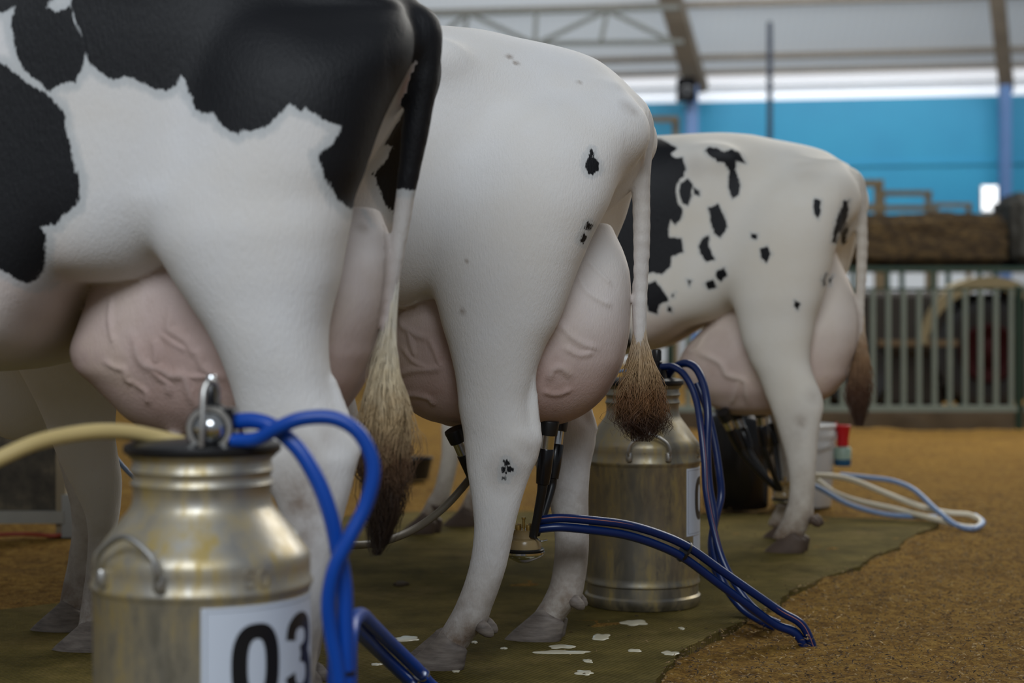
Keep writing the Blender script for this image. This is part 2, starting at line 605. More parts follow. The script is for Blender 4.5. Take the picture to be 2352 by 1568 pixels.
def pchip(xk, yk):
    """shape-preserving cubic through the knots"""
    xk = np.array(xk, float)
    yk = np.array(yk, float)
    o = np.argsort(xk)
    xk, yk = xk[o], yk[o]
    h = np.diff(xk)
    dl = np.diff(yk) / h
    m = np.zeros_like(yk)
    m[0], m[-1] = dl[0], dl[-1]
    for i in range(1, len(xk) - 1):
        if dl[i - 1] * dl[i] > 0:
            w1, w2 = 2 * h[i] + h[i - 1], h[i] + 2 * h[i - 1]
            m[i] = (w1 + w2) / (w1 / dl[i - 1] + w2 / dl[i])
    def ev(x):
        x = np.clip(np.asarray(x, float), xk[0], xk[-1])
        i = np.clip(np.searchsorted(xk, x) - 1, 0, len(h) - 1)
        t = (x - xk[i]) / h[i]
        return (yk[i] * (1 + 2 * t) * (1 - t) ** 2 + m[i] * h[i] * t * (1 - t) ** 2 + yk[i + 1] * t * t * (3 - 2 * t) + m[i + 1] * h[i] * t * t * (t - 1)).astype(np.float32)
    return ev

def radial(gx, gy, hx, hy, n, along, a0, a1):
    """distance to a superelliptic tube section, capped along its axis"""
    g = (np.abs(gx / hx) ** n + np.abs(gy / hy) ** n) ** (1.0 / n)
    rr = np.sqrt(gx * gx + gy * gy)
    d = np.where(g > 0.15, rr * (1 - 1 / np.maximum(g, 0.15)), -np.minimum(hx, hy) * (1 - g))
    e = np.maximum(np.maximum(a0 - along, along - a1), 0)
    return np.where(e > 0, np.sqrt(np.maximum(d, 0) ** 2 + e * e) , d)

def ell(c, r):
    c = np.array(c, np.float32)
    r = np.array(r, np.float32)
    def fn(x, y, z):
        k = np.sqrt(((x - c[0]) / r[0]) ** 2 + ((y - c[1]) / r[1]) ** 2 + ((z - c[2]) / r[2]) ** 2)
        return (k - 1) * r.min()
    return fn, c - r, c + r

def cone(a, b, ra, rb, sq=(1, 1, 1)):
    a, b = np.array(a, np.float32), np.array(b, np.float32)
    ab = b - a
    L = float(ab @ ab)
    def fn(x, y, z):
        t = np.clip(((x - a[0]) * ab[0] + (y - a[1]) * ab[1] + (z - a[2]) * ab[2]) / L, 0, 1)
        r = ra + (rb - ra) * t
        return np.sqrt(((x - a[0] - t * ab[0]) * sq[0]) ** 2 + ((y - a[1] - t * ab[1]) * sq[1]) ** 2 + ((z - a[2] - t * ab[2]) * sq[2]) ** 2) - r
    rm = max(ra, rb) * 1.3
    return fn, np.minimum(a, b) - rm, np.maximum(a, b) + rm

def vloft(st, n=2.0):
    """stations (z, xc, a, yc, b) stacked in height"""
    st = sorted(st)
    z = [s[0] for s in st]
    fx, fa, fy, fb = [pchip(z, [s[i] for s in st]) for i in (1, 2, 3, 4)]
    def fn(x, y, zz):
        xc, a, yc, b = fx(zz), fa(zz), fy(zz), fb(zz)
        return radial(x - xc, y - yc, a, b, n, zz, z[0], z[-1])
    lo = np.array([min(s[1] - s[2] for s in st), min(s[3] - s[4] for s in st), z[0]])
    hi = np.array([max(s[1] + s[2] for s in st), max(s[3] + s[4] for s in st), z[-1]])
    return fn, lo - 0.02, hi + 0.02

def hloft(st):
    """stations (x, ztop, zbot, hw, n) along the trunk"""
    st = sorted(st)
    x_ = [s[0] for s in st]
    ft, fb, fw, fn_ = [pchip(x_, [s[i] for s in st]) for i in (1, 2, 3, 4)]
    def fn(x, y, z):
        t, b, hw, n = ft(x), fb(x), fw(x), fn_(x)
        k_ = np.clip((x - 0.45) / 0.15, 0, 1) * np.clip((1.5 - x) / 0.3, 0, 1)
        n = np.where(z < (t + b) / 2, n + 1.8 * k_, n)
        return radial(z - (t + b) / 2, y + 0 * x, (t - b) / 2, hw, n, x, x_[0], x_[-1])
    hw = max(s[3] for s in st)
    return fn, np.array([x_[0], -hw, min(s[2] for s in st)]) - 0.02, np.array([x_[-1], hw, max(s[1] for s in st)]) + 0.02

def poly_sd(P, poly):
    """signed distance of points P (n,2) to a polygon, negative inside"""
    poly = np.array(poly, np.float32)
    d = np.full(len(P), 1e9, np.float32)
    ins = np.zeros(len(P), bool)
    m = len(poly)
    for i in range(m):
        a, b = poly[i], poly[(i + 1) % m]
        e = b - a
        w_ = P - a
        t = np.clip((w_ @ e) / max(1e-12, float(e @ e)), 0, 1)
        q = w_ - t[:, None] * e
        d = np.minimum(d, (q * q).sum(1))
        c = (a[1] > P[:, 1]) != (b[1] > P[:, 1])
        if abs(e[1]) > 1e-9:
            ins ^= c & (P[:, 0] < a[0] + (P[:, 1] - a[1]) / e[1] * e[0])
    d = np.sqrt(d)
    return np.where(ins, -d, d)

# ------------------------------------------------------------------ cow
GRID = 0.0075

class Cow:
    def __init__(s, origin, theta, name='dairy_cow'):
        s.O = Vector((origin[0], origin[1], 0))
        s.th = R(theta)
        s.h = Vector((-math.cos(s.th), math.sin(s.th), 0))
        s.nn = Vector((-math.sin(s.th), -math.cos(s.th), 0))
        s.root = empty(name, s.O, math.pi - s.th)
        s.C = Vector((0, 0, CAM_H))
        s.hoof_mat = M['hoof']
    def ray(s, px, py):
        return Vector(((px - CX) / F_PX, 1, -(py - HY) / F_PX))
    def loc(s, p):
        q = p - s.O
        return Vector((q.dot(s.h), q.dot(s.nn), p.z))
    def L(s, px, py, lat):
        d = s.ray(px, py)
        t = (lat + s.O.dot(s.nn) - s.C.dot(s.nn)) / d.dot(s.nn)
        return s.loc(s.C + d * t)
    def stations(s, rows):
        out = []
        for r in rows:
            f, b, y, lat, bb = r
            A, B = s.L(f, y, lat), s.L(b, y, lat)
            out.append((A.z, (A.x + B.x) / 2, abs(A.x - B.x) / 2, lat, bb))
        return out

def shift_leg(st, dx_knots, lat):
    out = []
    for z, xc, a, yc, b in st:
        dx = float(np.interp(z, [k[0] for k in dx_knots], [k[1] for k in dx_knots]))
        out.append((z, xc + dx, a, -yc if lat is None else lat * (abs(yc) / 0.2), b))
    return out

def hoof(cow, x, lat, yaw=0.0, k=1.0, lead=0.012, fore=False):
    for part in ('hoof',):
        mb = MB()
        for sgn in (1, -1):
            cx = x + (0 if sgn > 0 else lead)
            seg, rings = 22, 7
            vs, fs = [], []
            for i in range(rings + 1):
                t = i / rings
                xc = (0.012 * (1 - t) - 0.034 * t) * k
                ax = (0.074 * (1 - t) + 0.036 * t) * k
                ay = (0.031 * (1 - t) + 0.021 * t) * k
                if i == 0:
                    ax *= 0.97
                    ay *= 0.95
                for j in range(seg):
                    a = 2 * math.pi * j / seg
                    c, s_ = math.cos(a), math.sin(a)
                    xx = ax * c
                    yy = ay * s_ * (1 - 0.30 * max(0, c) ** 2)
                    if s_ * sgn < 0:
                        yy *= 0.8
                    zt = (0.044 + 0.028 * (c + 1) / 2) * k
                    vs.append(Vector((cx + xc + xx, lat + sgn * 0.031 * k + yy, zt * t)))
            for kk, (f_, up_) in enumerate(((0.86, 0.006), (0.55, 0.012), (0.1, 0.016))):
                for j in range(seg):
                    v_ = vs[rings * seg + j]
                    cxx = cx - 0.034 * k
                    vs.append(Vector((cxx + (v_.x - cxx) * f_, lat + sgn * 0.029 * k + (v_.y - lat - sgn * 0.029 * k) * f_, v_.z + up_ * k)))
            rings += 3
            for i in range(rings):
                for j in range(seg):
                    j2 = (j + 1) % seg
                    fs.append((i * seg + j, i * seg + j2, (i + 1) * seg + j2, (i + 1) * seg + j))
            fs.append(tuple(range(seg))[::-1])
            fs.append(tuple(rings * seg + j for j in range(seg)))
            mb.add(vs, fs)
        if yaw:
            rot = Matrix.Rotation(yaw, 3, 'Z')
            c = Vector((x, lat, 0))
            mb.v = [rot @ (v - c) + c for v in mb.v]
        mb.build('hoof', cow.hoof_mat, cow.root, ang=60)

def dewclaws(cow, x, z, lat, k=1.0):
    for sgn in (1, -1):
        mb = MB()
        rot = Matrix.Rotation(R(-128), 3, 'Y')
        prof = [(0.004, -0.008), (0.0155, -0.002), (0.0165, 0.010), (0.0135, 0.026), (0.007, 0.036), (0.0005, 0.039)]
        prof = [(r * k, h * k) for r, h in prof]
        mb.lathe(prof, 14, (x, lat + sgn * 0.026, z), rot)
        mb.build('dewclaw', cow.hoof_mat, cow.root, ang=70)

def build_cow(cow, torso, near, far, fore_near, fore_far, udder, tail, coat, switch, hair, label, group,
              polys=(), white_polys=(), veins=(), tail_black=None, hooves=(), dews=(), lumps=(), brisket=True, dirt_spots=(), pink_hi=0.95, rear_white=0.0, cups=(), cords=()):
    lo = (-0.22, -0.52, -0.0)
    hi = (2.75, 0.52, 1.75)
    F = Field(lo, hi, GRID)
    F.union(*hloft(torso), k=0)
    T = {s_[0]: s_ for s_ in torso}
    # loin and hip points, pins
    for fn in lumps:
        F.union(*fn[0], k=fn[1])
    # neck, head
    q = cow.q
    def P(x, y, z):
        return (x * q, y * q, z * q)
    F.union(*cone(P(1.62, 0, 1.2), P(2.05, 0, 1.36), 0.21 * q, 0.125 * q, (1, 1.35, 1)), k=0.14)
    F.union(*cone(P(2.08, 0, 1.44), P(2.20, 0, 1.33), 0.105 * q, 0.10 * q), k=0.08)
    F.union(*cone(P(2.20, 0, 1.33), P(2.46, 0, 1.06), 0.098 * q, 0.062 * q), k=0.06)
    for s_ in (1, -1):
        F.union(*cone(P(2.06, s_ * 0.10, 1.48), P(2.0, s_ * 0.24, 1.46), 0.03 * q, 0.035 * q, (1, 1, 1.1)), k=0.03)
    if brisket:
        F.union(*ell(P(1.60, 0, 0.80), (0.20 * q, 0.10 * q, brisket * q)), k=0.10)
    # shoulders
    for s_ in (1, -1):
        F.union(*ell(P(1.42, s_ * 0.19, 1.02), (0.20 * q, 0.12 * q, 0.34 * q)), k=0.10)
    for leg in (fore_near, fore_far):
        F.union(*vloft(leg), k=0.05)
    for leg in (near, far):
        F.union(*vloft(leg, 2.12), k=lambda z_: np.interp(z_, [0.70 * q, 0.98 * q], [0.04, 0.13]).astype(np.float32))
    for c in cords:
        F.union(*cone(*c), k=0.016)
    F.union(*ell((cow.vulva[0] + 0.012, 0, cow.vulva[2]), (0.03, 0.034, 0.062)), k=0.035)
    ufn, ulo, uhi = vloft(udder, 2.7)
    F.union(ufn, ulo, uhi, 0.010)
    for c in cups:
        F.union(*cone(*c), k=0.02)
    # tail
    tp, tr = smooth_path([Vector((p.x, p.y, p.z)) for p, r in tail], [r for p, r in tail], 3)
    for i in range(len(tp) - 1):
        F.union(*cone(tp[i], tp[i + 1], tr[i], tr[i + 1]), k=0.016)
    V, Q = F.mesh()
    V = V.astype(np.float32)
    del F
    # light smoothing of the lattice
    e = np.concatenate([Q[:, [0, 1]], Q[:, [1, 2]], Q[:, [2, 3]], Q[:, [3, 0]]])
    deg = np.bincount(e.ravel(), minlength=len(V)).astype(np.float32)
    for lam in (0.5, -0.52, 0.5):
        acc = np.zeros_like(V)
        for a in range(3):
            acc[:, a] = np.bincount(e[:, 0], V[e[:, 1], a], len(V)) + np.bincount(e[:, 1], V[e[:, 0], a], len(V))
        V = V + lam * (acc / deg[:, None] - V)
    # vein relief: refine the udder near the vein lines, then raise it
    bvh = BVHTree.FromPolygons([Vector(v) for v in V.tolist()], Q.tolist())
    inv = cow.root.matrix_basis.inverted() if False else None
    def hit(px, py):
        d = cow.ray(px, py)
        o_l = cow.loc(cow.C)
        d_l = Vector((d.dot(cow.h), d.dot(cow.nn), d.z)).normalized()
        r = bvh.ray_cast(o_l, d_l)
        return r[0]
    plist = []
    for side, pl in polys:
        pts = []
        for p in pl:
            h_ = hit(*p) if side == 'near' else None
            if h_ is None or h_.y < -0.02:
                h_ = cow.L(p[0], p[1], 0.28 if side != 'edge' else 0.20)
            pts.append((h_.x, h_.z))
        plist.append((side, pts))
    wlist = []
    for pl in white_polys:
        pts = []
        for p in pl:
            h_ = hit(*p)
            if h_ is None:
                h_ = cow.L(p[0], p[1], 0.25)
            pts.append((h_.x, h_.z))
        wlist.append(pts)
    def patch_sd(VV):
        XZ = VV[:, [0, 2]]
        sd = np.full(len(VV), 0.12, np.float32)
        for side, pts in plist:
            d = poly_sd(XZ, pts)
            if side in ('near', 'edge'):
                d = np.where(VV[:, 1] > (-0.03 if side == 'near' else 0.10), d, 0.12)
            sd = np.minimum(sd, d)
        for pts in wlist:
            sd = np.maximum(sd, -poly_sd(XZ, pts))
        return sd
    vein_pts = []
    for ln in veins:
        wv = ln[0]
        hp = [hit(*p) for p in ln[1:]]
        hp = [h_ for h_ in hp if h_ is not None]
        if len(hp) > 1:
            pp, _ = smooth_path(hp, 0.01, 5)
            vein_pts.append((wv, np.array([tuple(p) for p in pp], np.float32)))
    def vein_d(VV):
        best = np.full(len(VV), 0.0, np.float32)
        for wv, pp in vein_pts:
            for i in range(len(pp) - 1):
                a, b = pp[i], pp[i + 1]
                ab = b - a
                m = np.nonzero(((VV > np.minimum(a, b) - 0.04) & (VV < np.maximum(a, b) + 0.04)).all(1))[0]
                if not len(m):
                    continue
                w_ = VV[m] - a
                t = np.clip(w_ @ ab / max(1e-9, float(ab @ ab)), 0, 1)
                d2 = ((w_ - t[:, None] * ab) ** 2).sum(1)
                tp_ = min(1.0, 7.0 * (i + 0.5) / (len(pp) - 1), 7.0 * (1 - (i + 0.5) / (len(pp) - 1)))
                best[m] = np.maximum(best[m], np.exp(-d2 / (2 * (0.0072 * wv) ** 2)) * wv * tp_ ** 0.7)
        return best
    me = bpy.data.meshes.new('body')
    if vein_pts:
        bm = bmesh.new()
        bv = [bm.verts.new(v) for v in V.tolist()]
        for f in Q.tolist():
            try:
                bm.faces.new([bv[i] for i in f])
            except ValueError:
                pass
        bm.verts.ensure_lookup_table()
        vd = vein_d(V)
        sel = set(np.nonzero(vd > 0.02)[0].tolist()) | set(np.nonzero(np.abs(patch_sd(V)) < 0.007)[0].tolist())
        bm.verts.index_update()
        edges = list({e_ for i in sel for e_ in bm.verts[i].link_edges})
        bmesh.ops.subdivide_edges(bm, edges=edges, cuts=2, use_grid_fill=True)
        bm.normal_update()
        bm.to_mesh(me)
        bm.free()
        n = len(me.vertices)
        V = np.empty(n * 3, np.float32)
        me.vertices.foreach_get('co', V)
        V = V.reshape(-1, 3)
        N = np.empty(n * 3, np.float32)
        me.vertices.foreach_get('normal', N)
        N = N.reshape(-1, 3)
        vd = vein_d(V)
        V = V + N * (vd * 0.0050)[:, None]
        me.vertices.foreach_set('co', V.ravel())
    else:
        me.from_pydata(V.tolist(), [], Q.tolist())
        vd = np.zeros(len(V), np.float32)
    me.update()
    me.polygons.foreach_set('use_smooth', [True] * len(me.polygons))
    nv = len(V)
    # colour fields ----------------------------------------------------------
    sd = patch_sd(V)
    ud = ufn(V[:, 0], V[:, 1], V[:, 2])
    # tail colour
    tpa = np.array([tuple(p) for p in tp], np.float32)
    td = np.full(nv, 9, np.float32)
    for i in range(2, len(tpa)):
        td = np.minimum(td, ((V - tpa[i]) ** 2).sum(1))
    td = np.sqrt(td)
    is_tail = td < 0.035
    if tail_black is not None:
        sd = np.where(is_tail, np.where(V[:, 2] > tail_black, -(np.minimum(V[:, 2] - tail_black, 0.1)), np.minimum(0.1, tail_black - V[:, 2])), sd)
        dm = np.maximum(np.maximum(np.abs(V[:, 1]) - 0.055, (V[:, 2] - 1.285) * 0.6), V[:, 0] - 0.16)
        sd = np.where(is_tail, sd, np.maximum(sd, np.minimum(-dm, 0.1)))
    else:
        sd = np.where(is_tail, 0.12, sd)
    sd = np.clip(sd, -0.12, 0.12)
    pink = np.clip(1 - (ud - 0.004) / 0.02, 0, 1)
    zlo, zhi = udder[0][0], udder[-1][0]
    zt = np.clip((V[:, 2] - (min(zlo, zhi) + 0.10)) / 0.30, 0, 1)
    pink *= pink_hi * (1 - 0.45 * zt)
    rear = np.clip((0.30 - V[:, 0]) / 0.2, 0, 1) * zt
    pink *= 1 - rear * rear_white
    # vulva and bare skin under the tail
    vul = cow.vulva
    dv = np.sqrt((V[:, 0] - vul[0]) ** 2 + (V[:, 1] - 0) ** 2 + ((V[:, 2] - vul[2]) * 0.8) ** 2)
    pink = np.maximum(pink, np.clip((0.062 - dv) / 0.02, 0, 0.8) * (~is_tail))
    # bare belly skin in front of the udder
    bl = np.exp(-((V[:, 0] - (cow.fore_x + 0.04)) / 0.10) ** 2) * np.clip((cow.flank_z + 0.05 - V[:, 2]) / 0.10, 0, 1) * 0.5
    pink = np.maximum(pink, bl)
    dirt_shade = np.clip((0.42 * q - V[:, 2]) / 0.36, 0, 1) ** 1.2 * 0.85
    dirt_shade = np.maximum(dirt_shade, np.clip((0.62 * q - V[:, 2]) / 0.3, 0, 1) * np.clip((-0.05 - V[:, 1]) / 0.05, 0, 1) * 0.55)  # far-side legs: shade under the body painted in along with the dirt
    dirt_shade = np.maximum(dirt_shade, np.clip((0.17 - V[:, 2]) / 0.12, 0, 1) * 0.5)
    dirt_shade = np.where(is_tail, 0.30, dirt_shade)
    for (px, py, r_, st_) in dirt_spots:
        h_ = hit(px, py)
        if h_ is not None:
            d_ = np.sqrt(((V - np.array(tuple(h_), np.float32)) ** 2).sum(1))
            dirt_shade = np.maximum(dirt_shade, np.clip(1 - d_ / r_, 0, 1) * st_)
    for nm, arr in (('patch', sd), ('pink', pink), ('dirt_shade', dirt_shade), ('vein', vd)):
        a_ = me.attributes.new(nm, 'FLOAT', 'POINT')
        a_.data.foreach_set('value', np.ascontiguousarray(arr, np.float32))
    me.materials.append(coat)
    body = bpy.data.objects.new('body', me)
    COL.objects.link(body)
    body.parent = cow.root
    for hx, hl, yaw, lead in hooves:
        hoof(cow, hx, hl, yaw, cow.q, lead)
    for dx, dz, dl in dews:
        dewclaws(cow, dx, dz, dl)
    tail_switch(cow, switch, hair)
    tag(cow.root, label, 'cow', group)

def tail_switch(cow, rows, mat):
    """rows: (px left, px right, py) down the tuft; many tapering hairs in one mesh"""
    cs, ws = [], []
    for l, r, y in rows:
        A, B = cow.L(l, y, 0), cow.L(r, y, 0)
        cs.append((A + B) / 2)
        ws.append(abs(A.x - B.x) / 2)
    n = len(cs)
    tk = np.linspace(0, 1, n)
    fx, fz, fw = pchip(tk, [c.x for c in cs]), pchip(tk, [c.z for c in cs]), pchip(tk, ws)
    V, Fc, G = [], [], []
    base = 0
    strands = 1100
    SEG = 16
    for k in range(strands):
        t0 = random.uniform(-0.02, 0.30) if random.random() < 0.6 else random.uniform(0, 0.5)
        t0 = max(0, t0)
        t1 = min(1.0, t0 + random.uniform(0.45, 0.8)) if random.random() < 0.55 else random.uniform(0.85, 1.0)
        if t1 - t0 < 0.2:
            continue
        rho = math.sqrt(random.random())
        an = random.uniform(0, 2 * math.pi)
        ph, am, fq = random.uniform(0, 6.28), random.uniform(0.0, 0.020), random.uniform(1.2, 3.4)
        # hairs gather in locks
        lock = int(an / 0.45)
        lph = lock * 1.7
        t = np.linspace(t0, t1, SEG)
        ww = np.maximum(fw(t), 0.004)
        spread = np.where(t < 0.2, 0.85, 1.0)
        x = fx(t) + ww * rho * math.cos(an) * spread + (am * np.sin(fq * 6.28 * t + ph) + 0.012 * np.sin(11 * t + lph)) * np.maximum(t - t0, 0) * np.minimum(ww, 0.05) * 52
        y = ww * 0.75 * rho * math.sin(an) * spread + (am * np.cos(fq * 5.2 * t + ph)) * (t - t0) * 1.6
        z = fz(t)
        r0 = random.uniform(0.0009, 0.0019)
        rad = r0 * (1 - 0.75 * (t - t0) / (t1 - t0))
        for i in range(SEG):
            for j in range(3):
                a = 2.094 * j
                V.append((x[i] + rad[i] * math.cos(a), y[i] + rad[i] * math.sin(a), z[i]))
                G.append(t[i])
        for i in range(SEG - 1):
            for j in range(3):
                j2 = (j + 1) % 3
                Fc.append((base + i * 3 + j, base + i * 3 + j2, base + (i + 1) * 3 + j2, base + (i + 1) * 3 + j))
        base += SEG * 3
    # dense core so that the tuft is not see-through
    tt = np.linspace(0.0, 0.86, 16)
    for i, t in enumerate(tt):
        f_ = 0.62 if t < 0.6 else 0.62 * (1 - (t - 0.6) / 0.28)
        for j in range(14):
            a = 2 * math.pi * j / 14
            wv = max(0.003, float(fw(t)) * f_) * (1 + 0.12 * math.sin(5 * a + 7 * t))
            V.append((float(fx(t)) + wv * math.cos(a), 0.75 * wv * math.sin(a), float(fz(t))))
            G.append(t)
    for i in range(15):
        for j in range(14):
            j2 = (j + 1) % 14
            Fc.append((base + i * 14 + j, base + i * 14 + j2, base + (i + 1) * 14 + j2, base + (i + 1) * 14 + j))
    o = mesh_obj('tail_switch', V, Fc, mat, cow.root)
    a_ = o.data.attributes.new('grad', 'FLOAT', 'POINT')
    a_.data.foreach_set('value', np.array(G, np.float32))

def default_fore(cow, dx=0.0, lat=0.14):
    q = cow.q
    rows = [(1.02, 1.40, 0.15, 0.17, 0.09), (0.86, 1.40, 0.115, 0.165, 0.08), (0.72, 1.385, 0.082, 0.15, 0.066), (0.6, 1.385, 0.064, 0.14, 0.055), (0.5, 1.39, 0.055, 0.14, 0.05), (0.43, 1.395, 0.056, 0.14, 0.05),
            (0.36, 1.39, 0.045, 0.14, 0.042), (0.27, 1.385, 0.034, 0.14, 0.033), (0.18, 1.385, 0.034, 0.14, 0.034), (0.12, 1.395, 0.043, 0.14, 0.042), (0.08, 1.41, 0.041, 0.14, 0.04), (0.05, 1.425, 0.042, 0.14, 0.04)]
    out = []
    for z, x, a, y, b in rows:
        f = np.clip((0.9 - z) / 0.9, 0, 1)
        out.append((z * q, x * q + dx * f, a * q, math.copysign(y * q, lat), b * q))
    return out

def leg_end(st):
    s_ = min(st)
    return s_

TOR = [(-0.005, 1.325, 1.17, 0.055, 2.0), (0.03, 1.37, 1.12, 0.095, 2.0), (0.07, 1.408, 1.08, 0.125, 2.1), (0.11, 1.437, 1.05, 0.150, 2.15), (0.18, 1.464, 1.01, 0.185, 2.2), (0.29, 1.490, 0.98, 0.235, 2.35), (0.40, 1.513, 0.89, 0.275, 2.7),
       (0.50, 1.520, 0.845, 0.290, 3.0), (0.60, 1.518, 0.825, 0.302, 3.3), (0.66, 1.516, 0.795, 0.312, 3.3), (0.74, 1.514, 0.745, 0.33, 3.3), (0.84, 1.512, 0.705, 0.355, 3.1), (1.0, 1.508, 0.68, 0.38, 2.8), (1.2, 1.50, 0.675, 0.375, 2.4),
       (1.4, 1.505, 0.665, 0.32, 2.1), (1.58, 1.49, 0.70, 0.25, 2.1), (1.72, 1.42, 0.80, 0.18, 2.0), (1.84, 1.32, 0.93, 0.11, 2.0)]

def hip_lumps(q, pin=0.045, pz=1.25):
    out = []
    for s_ in (1, -1):
        out.append((ell((0.47 * q, s_ * 0.255 * q, 1.41 * q), (0.075 * q, 0.035 * q, 0.045 * q)), 0.10))
        out.append((ell((pin * q, s_ * 0.10 * q, pz * q), (0.06 * q, 0.042 * q, 0.065 * q)), 0.10))
        out.append((ell((0.24 * q, s_ * 0.225 * q, 1.17 * q), (0.10 * q, 0.06 * q, 0.11 * q)), 0.09))
        # last ribs
        for i in range(4):
            xr = 0.86 + 0.11 * i
            out.append((cone((xr * q, s_ * 0.335 * q, 1.25 * q), ((xr - 0.05) * q, s_ * 0.355 * q, 0.95 * q), 0.02 * q, 0.018 * q), 0.045))
    return out

# ---- the nearest cow, black over the rump ---------------------------------
c1 = Cow((-0.157, 3.28), 10)
c1.q = 1.045
c1.vulva = tuple(c1.L(932, 165, 0.0))
c1.fore_x = c1.L(200, 780, 0.12).x
c1.flank_z = 0.93
near1 = c1.stations([(700, 905, 30, .10, .04), (620, 925, 80, .125, .085), (560, 921, 140, .145, .11), (500, 892, 205, .165, .122), (440, 862, 300, .182, .128), (385, 832, 400, .196, .128), (352, 806, 480, .202, .128), (362, 792, 560, .21, .122), (402, 778, 640, .21, .113), (442, 762, 700, .21, .104),
                     (482, 751, 760, .21, .096), (515, 753, 830, .21, .084), (538, 764, 900, .21, .070), (552, 788, 960, .21, .062), (566, 812, 1010, .21, .057), (572, 820, 1045, .21, .055), (592, 813, 1085, .21, .05), (635, 797, 1150, .21, .045),
                     (655, 780, 1220, .21, .040), (648, 761, 1310, .21, .038), (637, 746, 1400, .21, .038), (622, 731, 1480, .21, .040), (602, 720, 1560, .21, .044), (572, 704, 1630, .21, .049), (545, 660, 1685, .21, .046), (525, 640, 1725, .21, .043)])
hk = c1.L(820, 1040, .21).x
dxk = c1.L(826, 1024, -.2).x - hk
far1 = shift_leg(near1, [(0, dxk), (0.56, dxk), (1.0, 0)], -0.195)
tailrows = [(935, 62, .045), (968, 66, .033), (979, 110, .026), (975, 165, .0245), (969, 210, .0242), (954, 300, .0238), (942, 380, .0185), (932, 440, .0160), (921, 520, .0145), (908, 600, .0120), (899, 660, .0105), (892, 740, .009), (886, 820, .007)]
tail1 = [(c1.L(x, y, 0), r) for x, y, r in tailrows]
udd1 = [(z, x, a, 0, b) for (z, x, a, l, b) in c1.stations([(770, 868, 480, 0, .045), (690, 886, 530, 0, .075), (430, 893, 580, 0, .11), (270, 894, 612, 0, .145), (238, 891, 650, 0, .165), (220, 884, 700, 0, .178), (203, 872, 750, 0, .184), (187, 858, 800, 0, .186), (195, 843, 840, 0, .182),
                                                            (236, 825, 880, 0, .172), (278, 795, 925, 0, .155), (305, 770, 955, 0, .135), (345, 730, 982, 0, .108), (385, 685, 1003, 0, .07), (425, 640, 1014, 0, .03)])]
tor1 = [(x * 1.045, t * 1.045 - (0.012 if x < 0.2 else 0), b * 1.045 + {-0.005: .07, .03: .085, .07: .06, .11: .03}.get(x, 0), {-0.005: .028, .03: .048, .07: .085, .11: .125, .18: .18}.get(x, hw) * 1.045, n) for x, t, b, hw, n in TOR]
ZB1 = [(0.628, 0.875), (0.660, 0.848), (0.690, 0.805), (0.730, 0.752), (0.780, 0.722), (0.880, 0.705), (1.045, 0.700)]
tor1 = [(x, t, float(np.interp(x, [k[0] for k in ZB1], [k[1] for k in ZB1])) if 0.62 < x < 1.1 else (b - 0.01 if 0.4 < x < 0.56 else b), hw, n + (0.6 if 0.62 < x < 1.1 else 0)) for x, t, b, hw, n in tor1]
for xk in (0.73, 0.80):
    a_ = [k for k in tor1 if k[0] < xk][-1]
    b_ = [k for k in tor1 if k[0] > xk][0]
    f_ = (xk - a_[0]) / (b_[0] - a_[0])
    tor1.append((xk, a_[1] + f_ * (b_[1] - a_[1]), float(np.interp(xk, [k[0] for k in ZB1], [k[1] for k in ZB1])), a_[3] + f_ * (b_[3] - a_[3]), 3.9))
    tor1.sort()
BLACK1 = [(-330, -40), (-290, 10), (-230, 28), (-190, 60), (-120, 44), (-60, 40), (0, 34), (32, 39), (60, 22), (56, 45), (52, 64), (55, 85), (58, 110), (66, 140), (78, 165), (104, 192), (132, 215), (150, 201), (172, 197), (187, 194), (190, 178), (203, 170), (206, 150), (209, 127), (220, 150), (240, 168), (268, 186), (300, 180),
          (320, 185), (336, 192), (356, 204), (384, 211), (400, 203), (413, 200), (416, 166), (428, 190), (434, 212), (446, 226), (458, 250), (470, 258), (508, 268), (520, 288), (532, 300), (566, 314), (576, 306), (610, 305), (636, 292), (650, 275), (664, 256), (680, 243), (694, 256), (702, 259),
          (714, 254), (722, 262), (740, 266), (746, 275), (760, 283), (784, 288), (775, 310), (765, 328), (750, 345), (737, 360), (742, 390), (755, 430), (768, 458), (795, 491), (806, 470), (830, 400), (880, 300), (930, 150), (960, 60), (1020, 60), (1020, -260), (-280, -260), (-310, -140)]
BLACK1B = [(-215, 300), (-190, 210), (-140, 150), (-60, 135), (0, 144), (18, 152), (32, 168), (60, 186), (100, 210), (134, 240), (150, 268), (152, 305), (163, 345), (172, 375), (183, 410), (182, 440), (178, 470), (142, 496), (128, 515), (94, 520), (108, 552), (103, 590), (92, 638), (70, 652), (42, 642), (22, 630), (0, 620), (-60, 600), (-110, 575), (-150, 520), (-200, 500), (-230, 400)]
WHITE1 = [[(108, 18), (112, 5), (125, -12), (170, -20), (165, 8), (150, 18), (130, 26)], [(158, 5), (166, 5), (172, 40), (182, 62), (194, 92), (178, 66), (168, 45)]]
ve1 = [(1.0, (300, 765), (312, 790), (318, 815), (330, 835), (345, 842), (372, 850), (392, 862), (412, 862), (425, 868), (432, 890), (440, 915), (452, 935)),
       (0.8, (355, 785), (358, 810), (357, 832)), (0.9, (395, 690), (390, 730), (388, 755), (410, 770), (430, 785), (442, 805), (455, 815), (465, 840), (490, 860), (520, 866)),
       (0.8, (345, 842), (365, 865), (385, 880), (388, 905)), (0.7, (240, 830), (262, 842), (285, 850), (292, 872), (310, 880)), (0.6, (412, 862), (450, 866), (490, 862)), (0.7, (255, 690), (252, 740), (262, 790)), (0.6, (372, 770), (400, 790), (430, 805)),
       (0.7, (310, 880), (335, 900), (340, 925))]
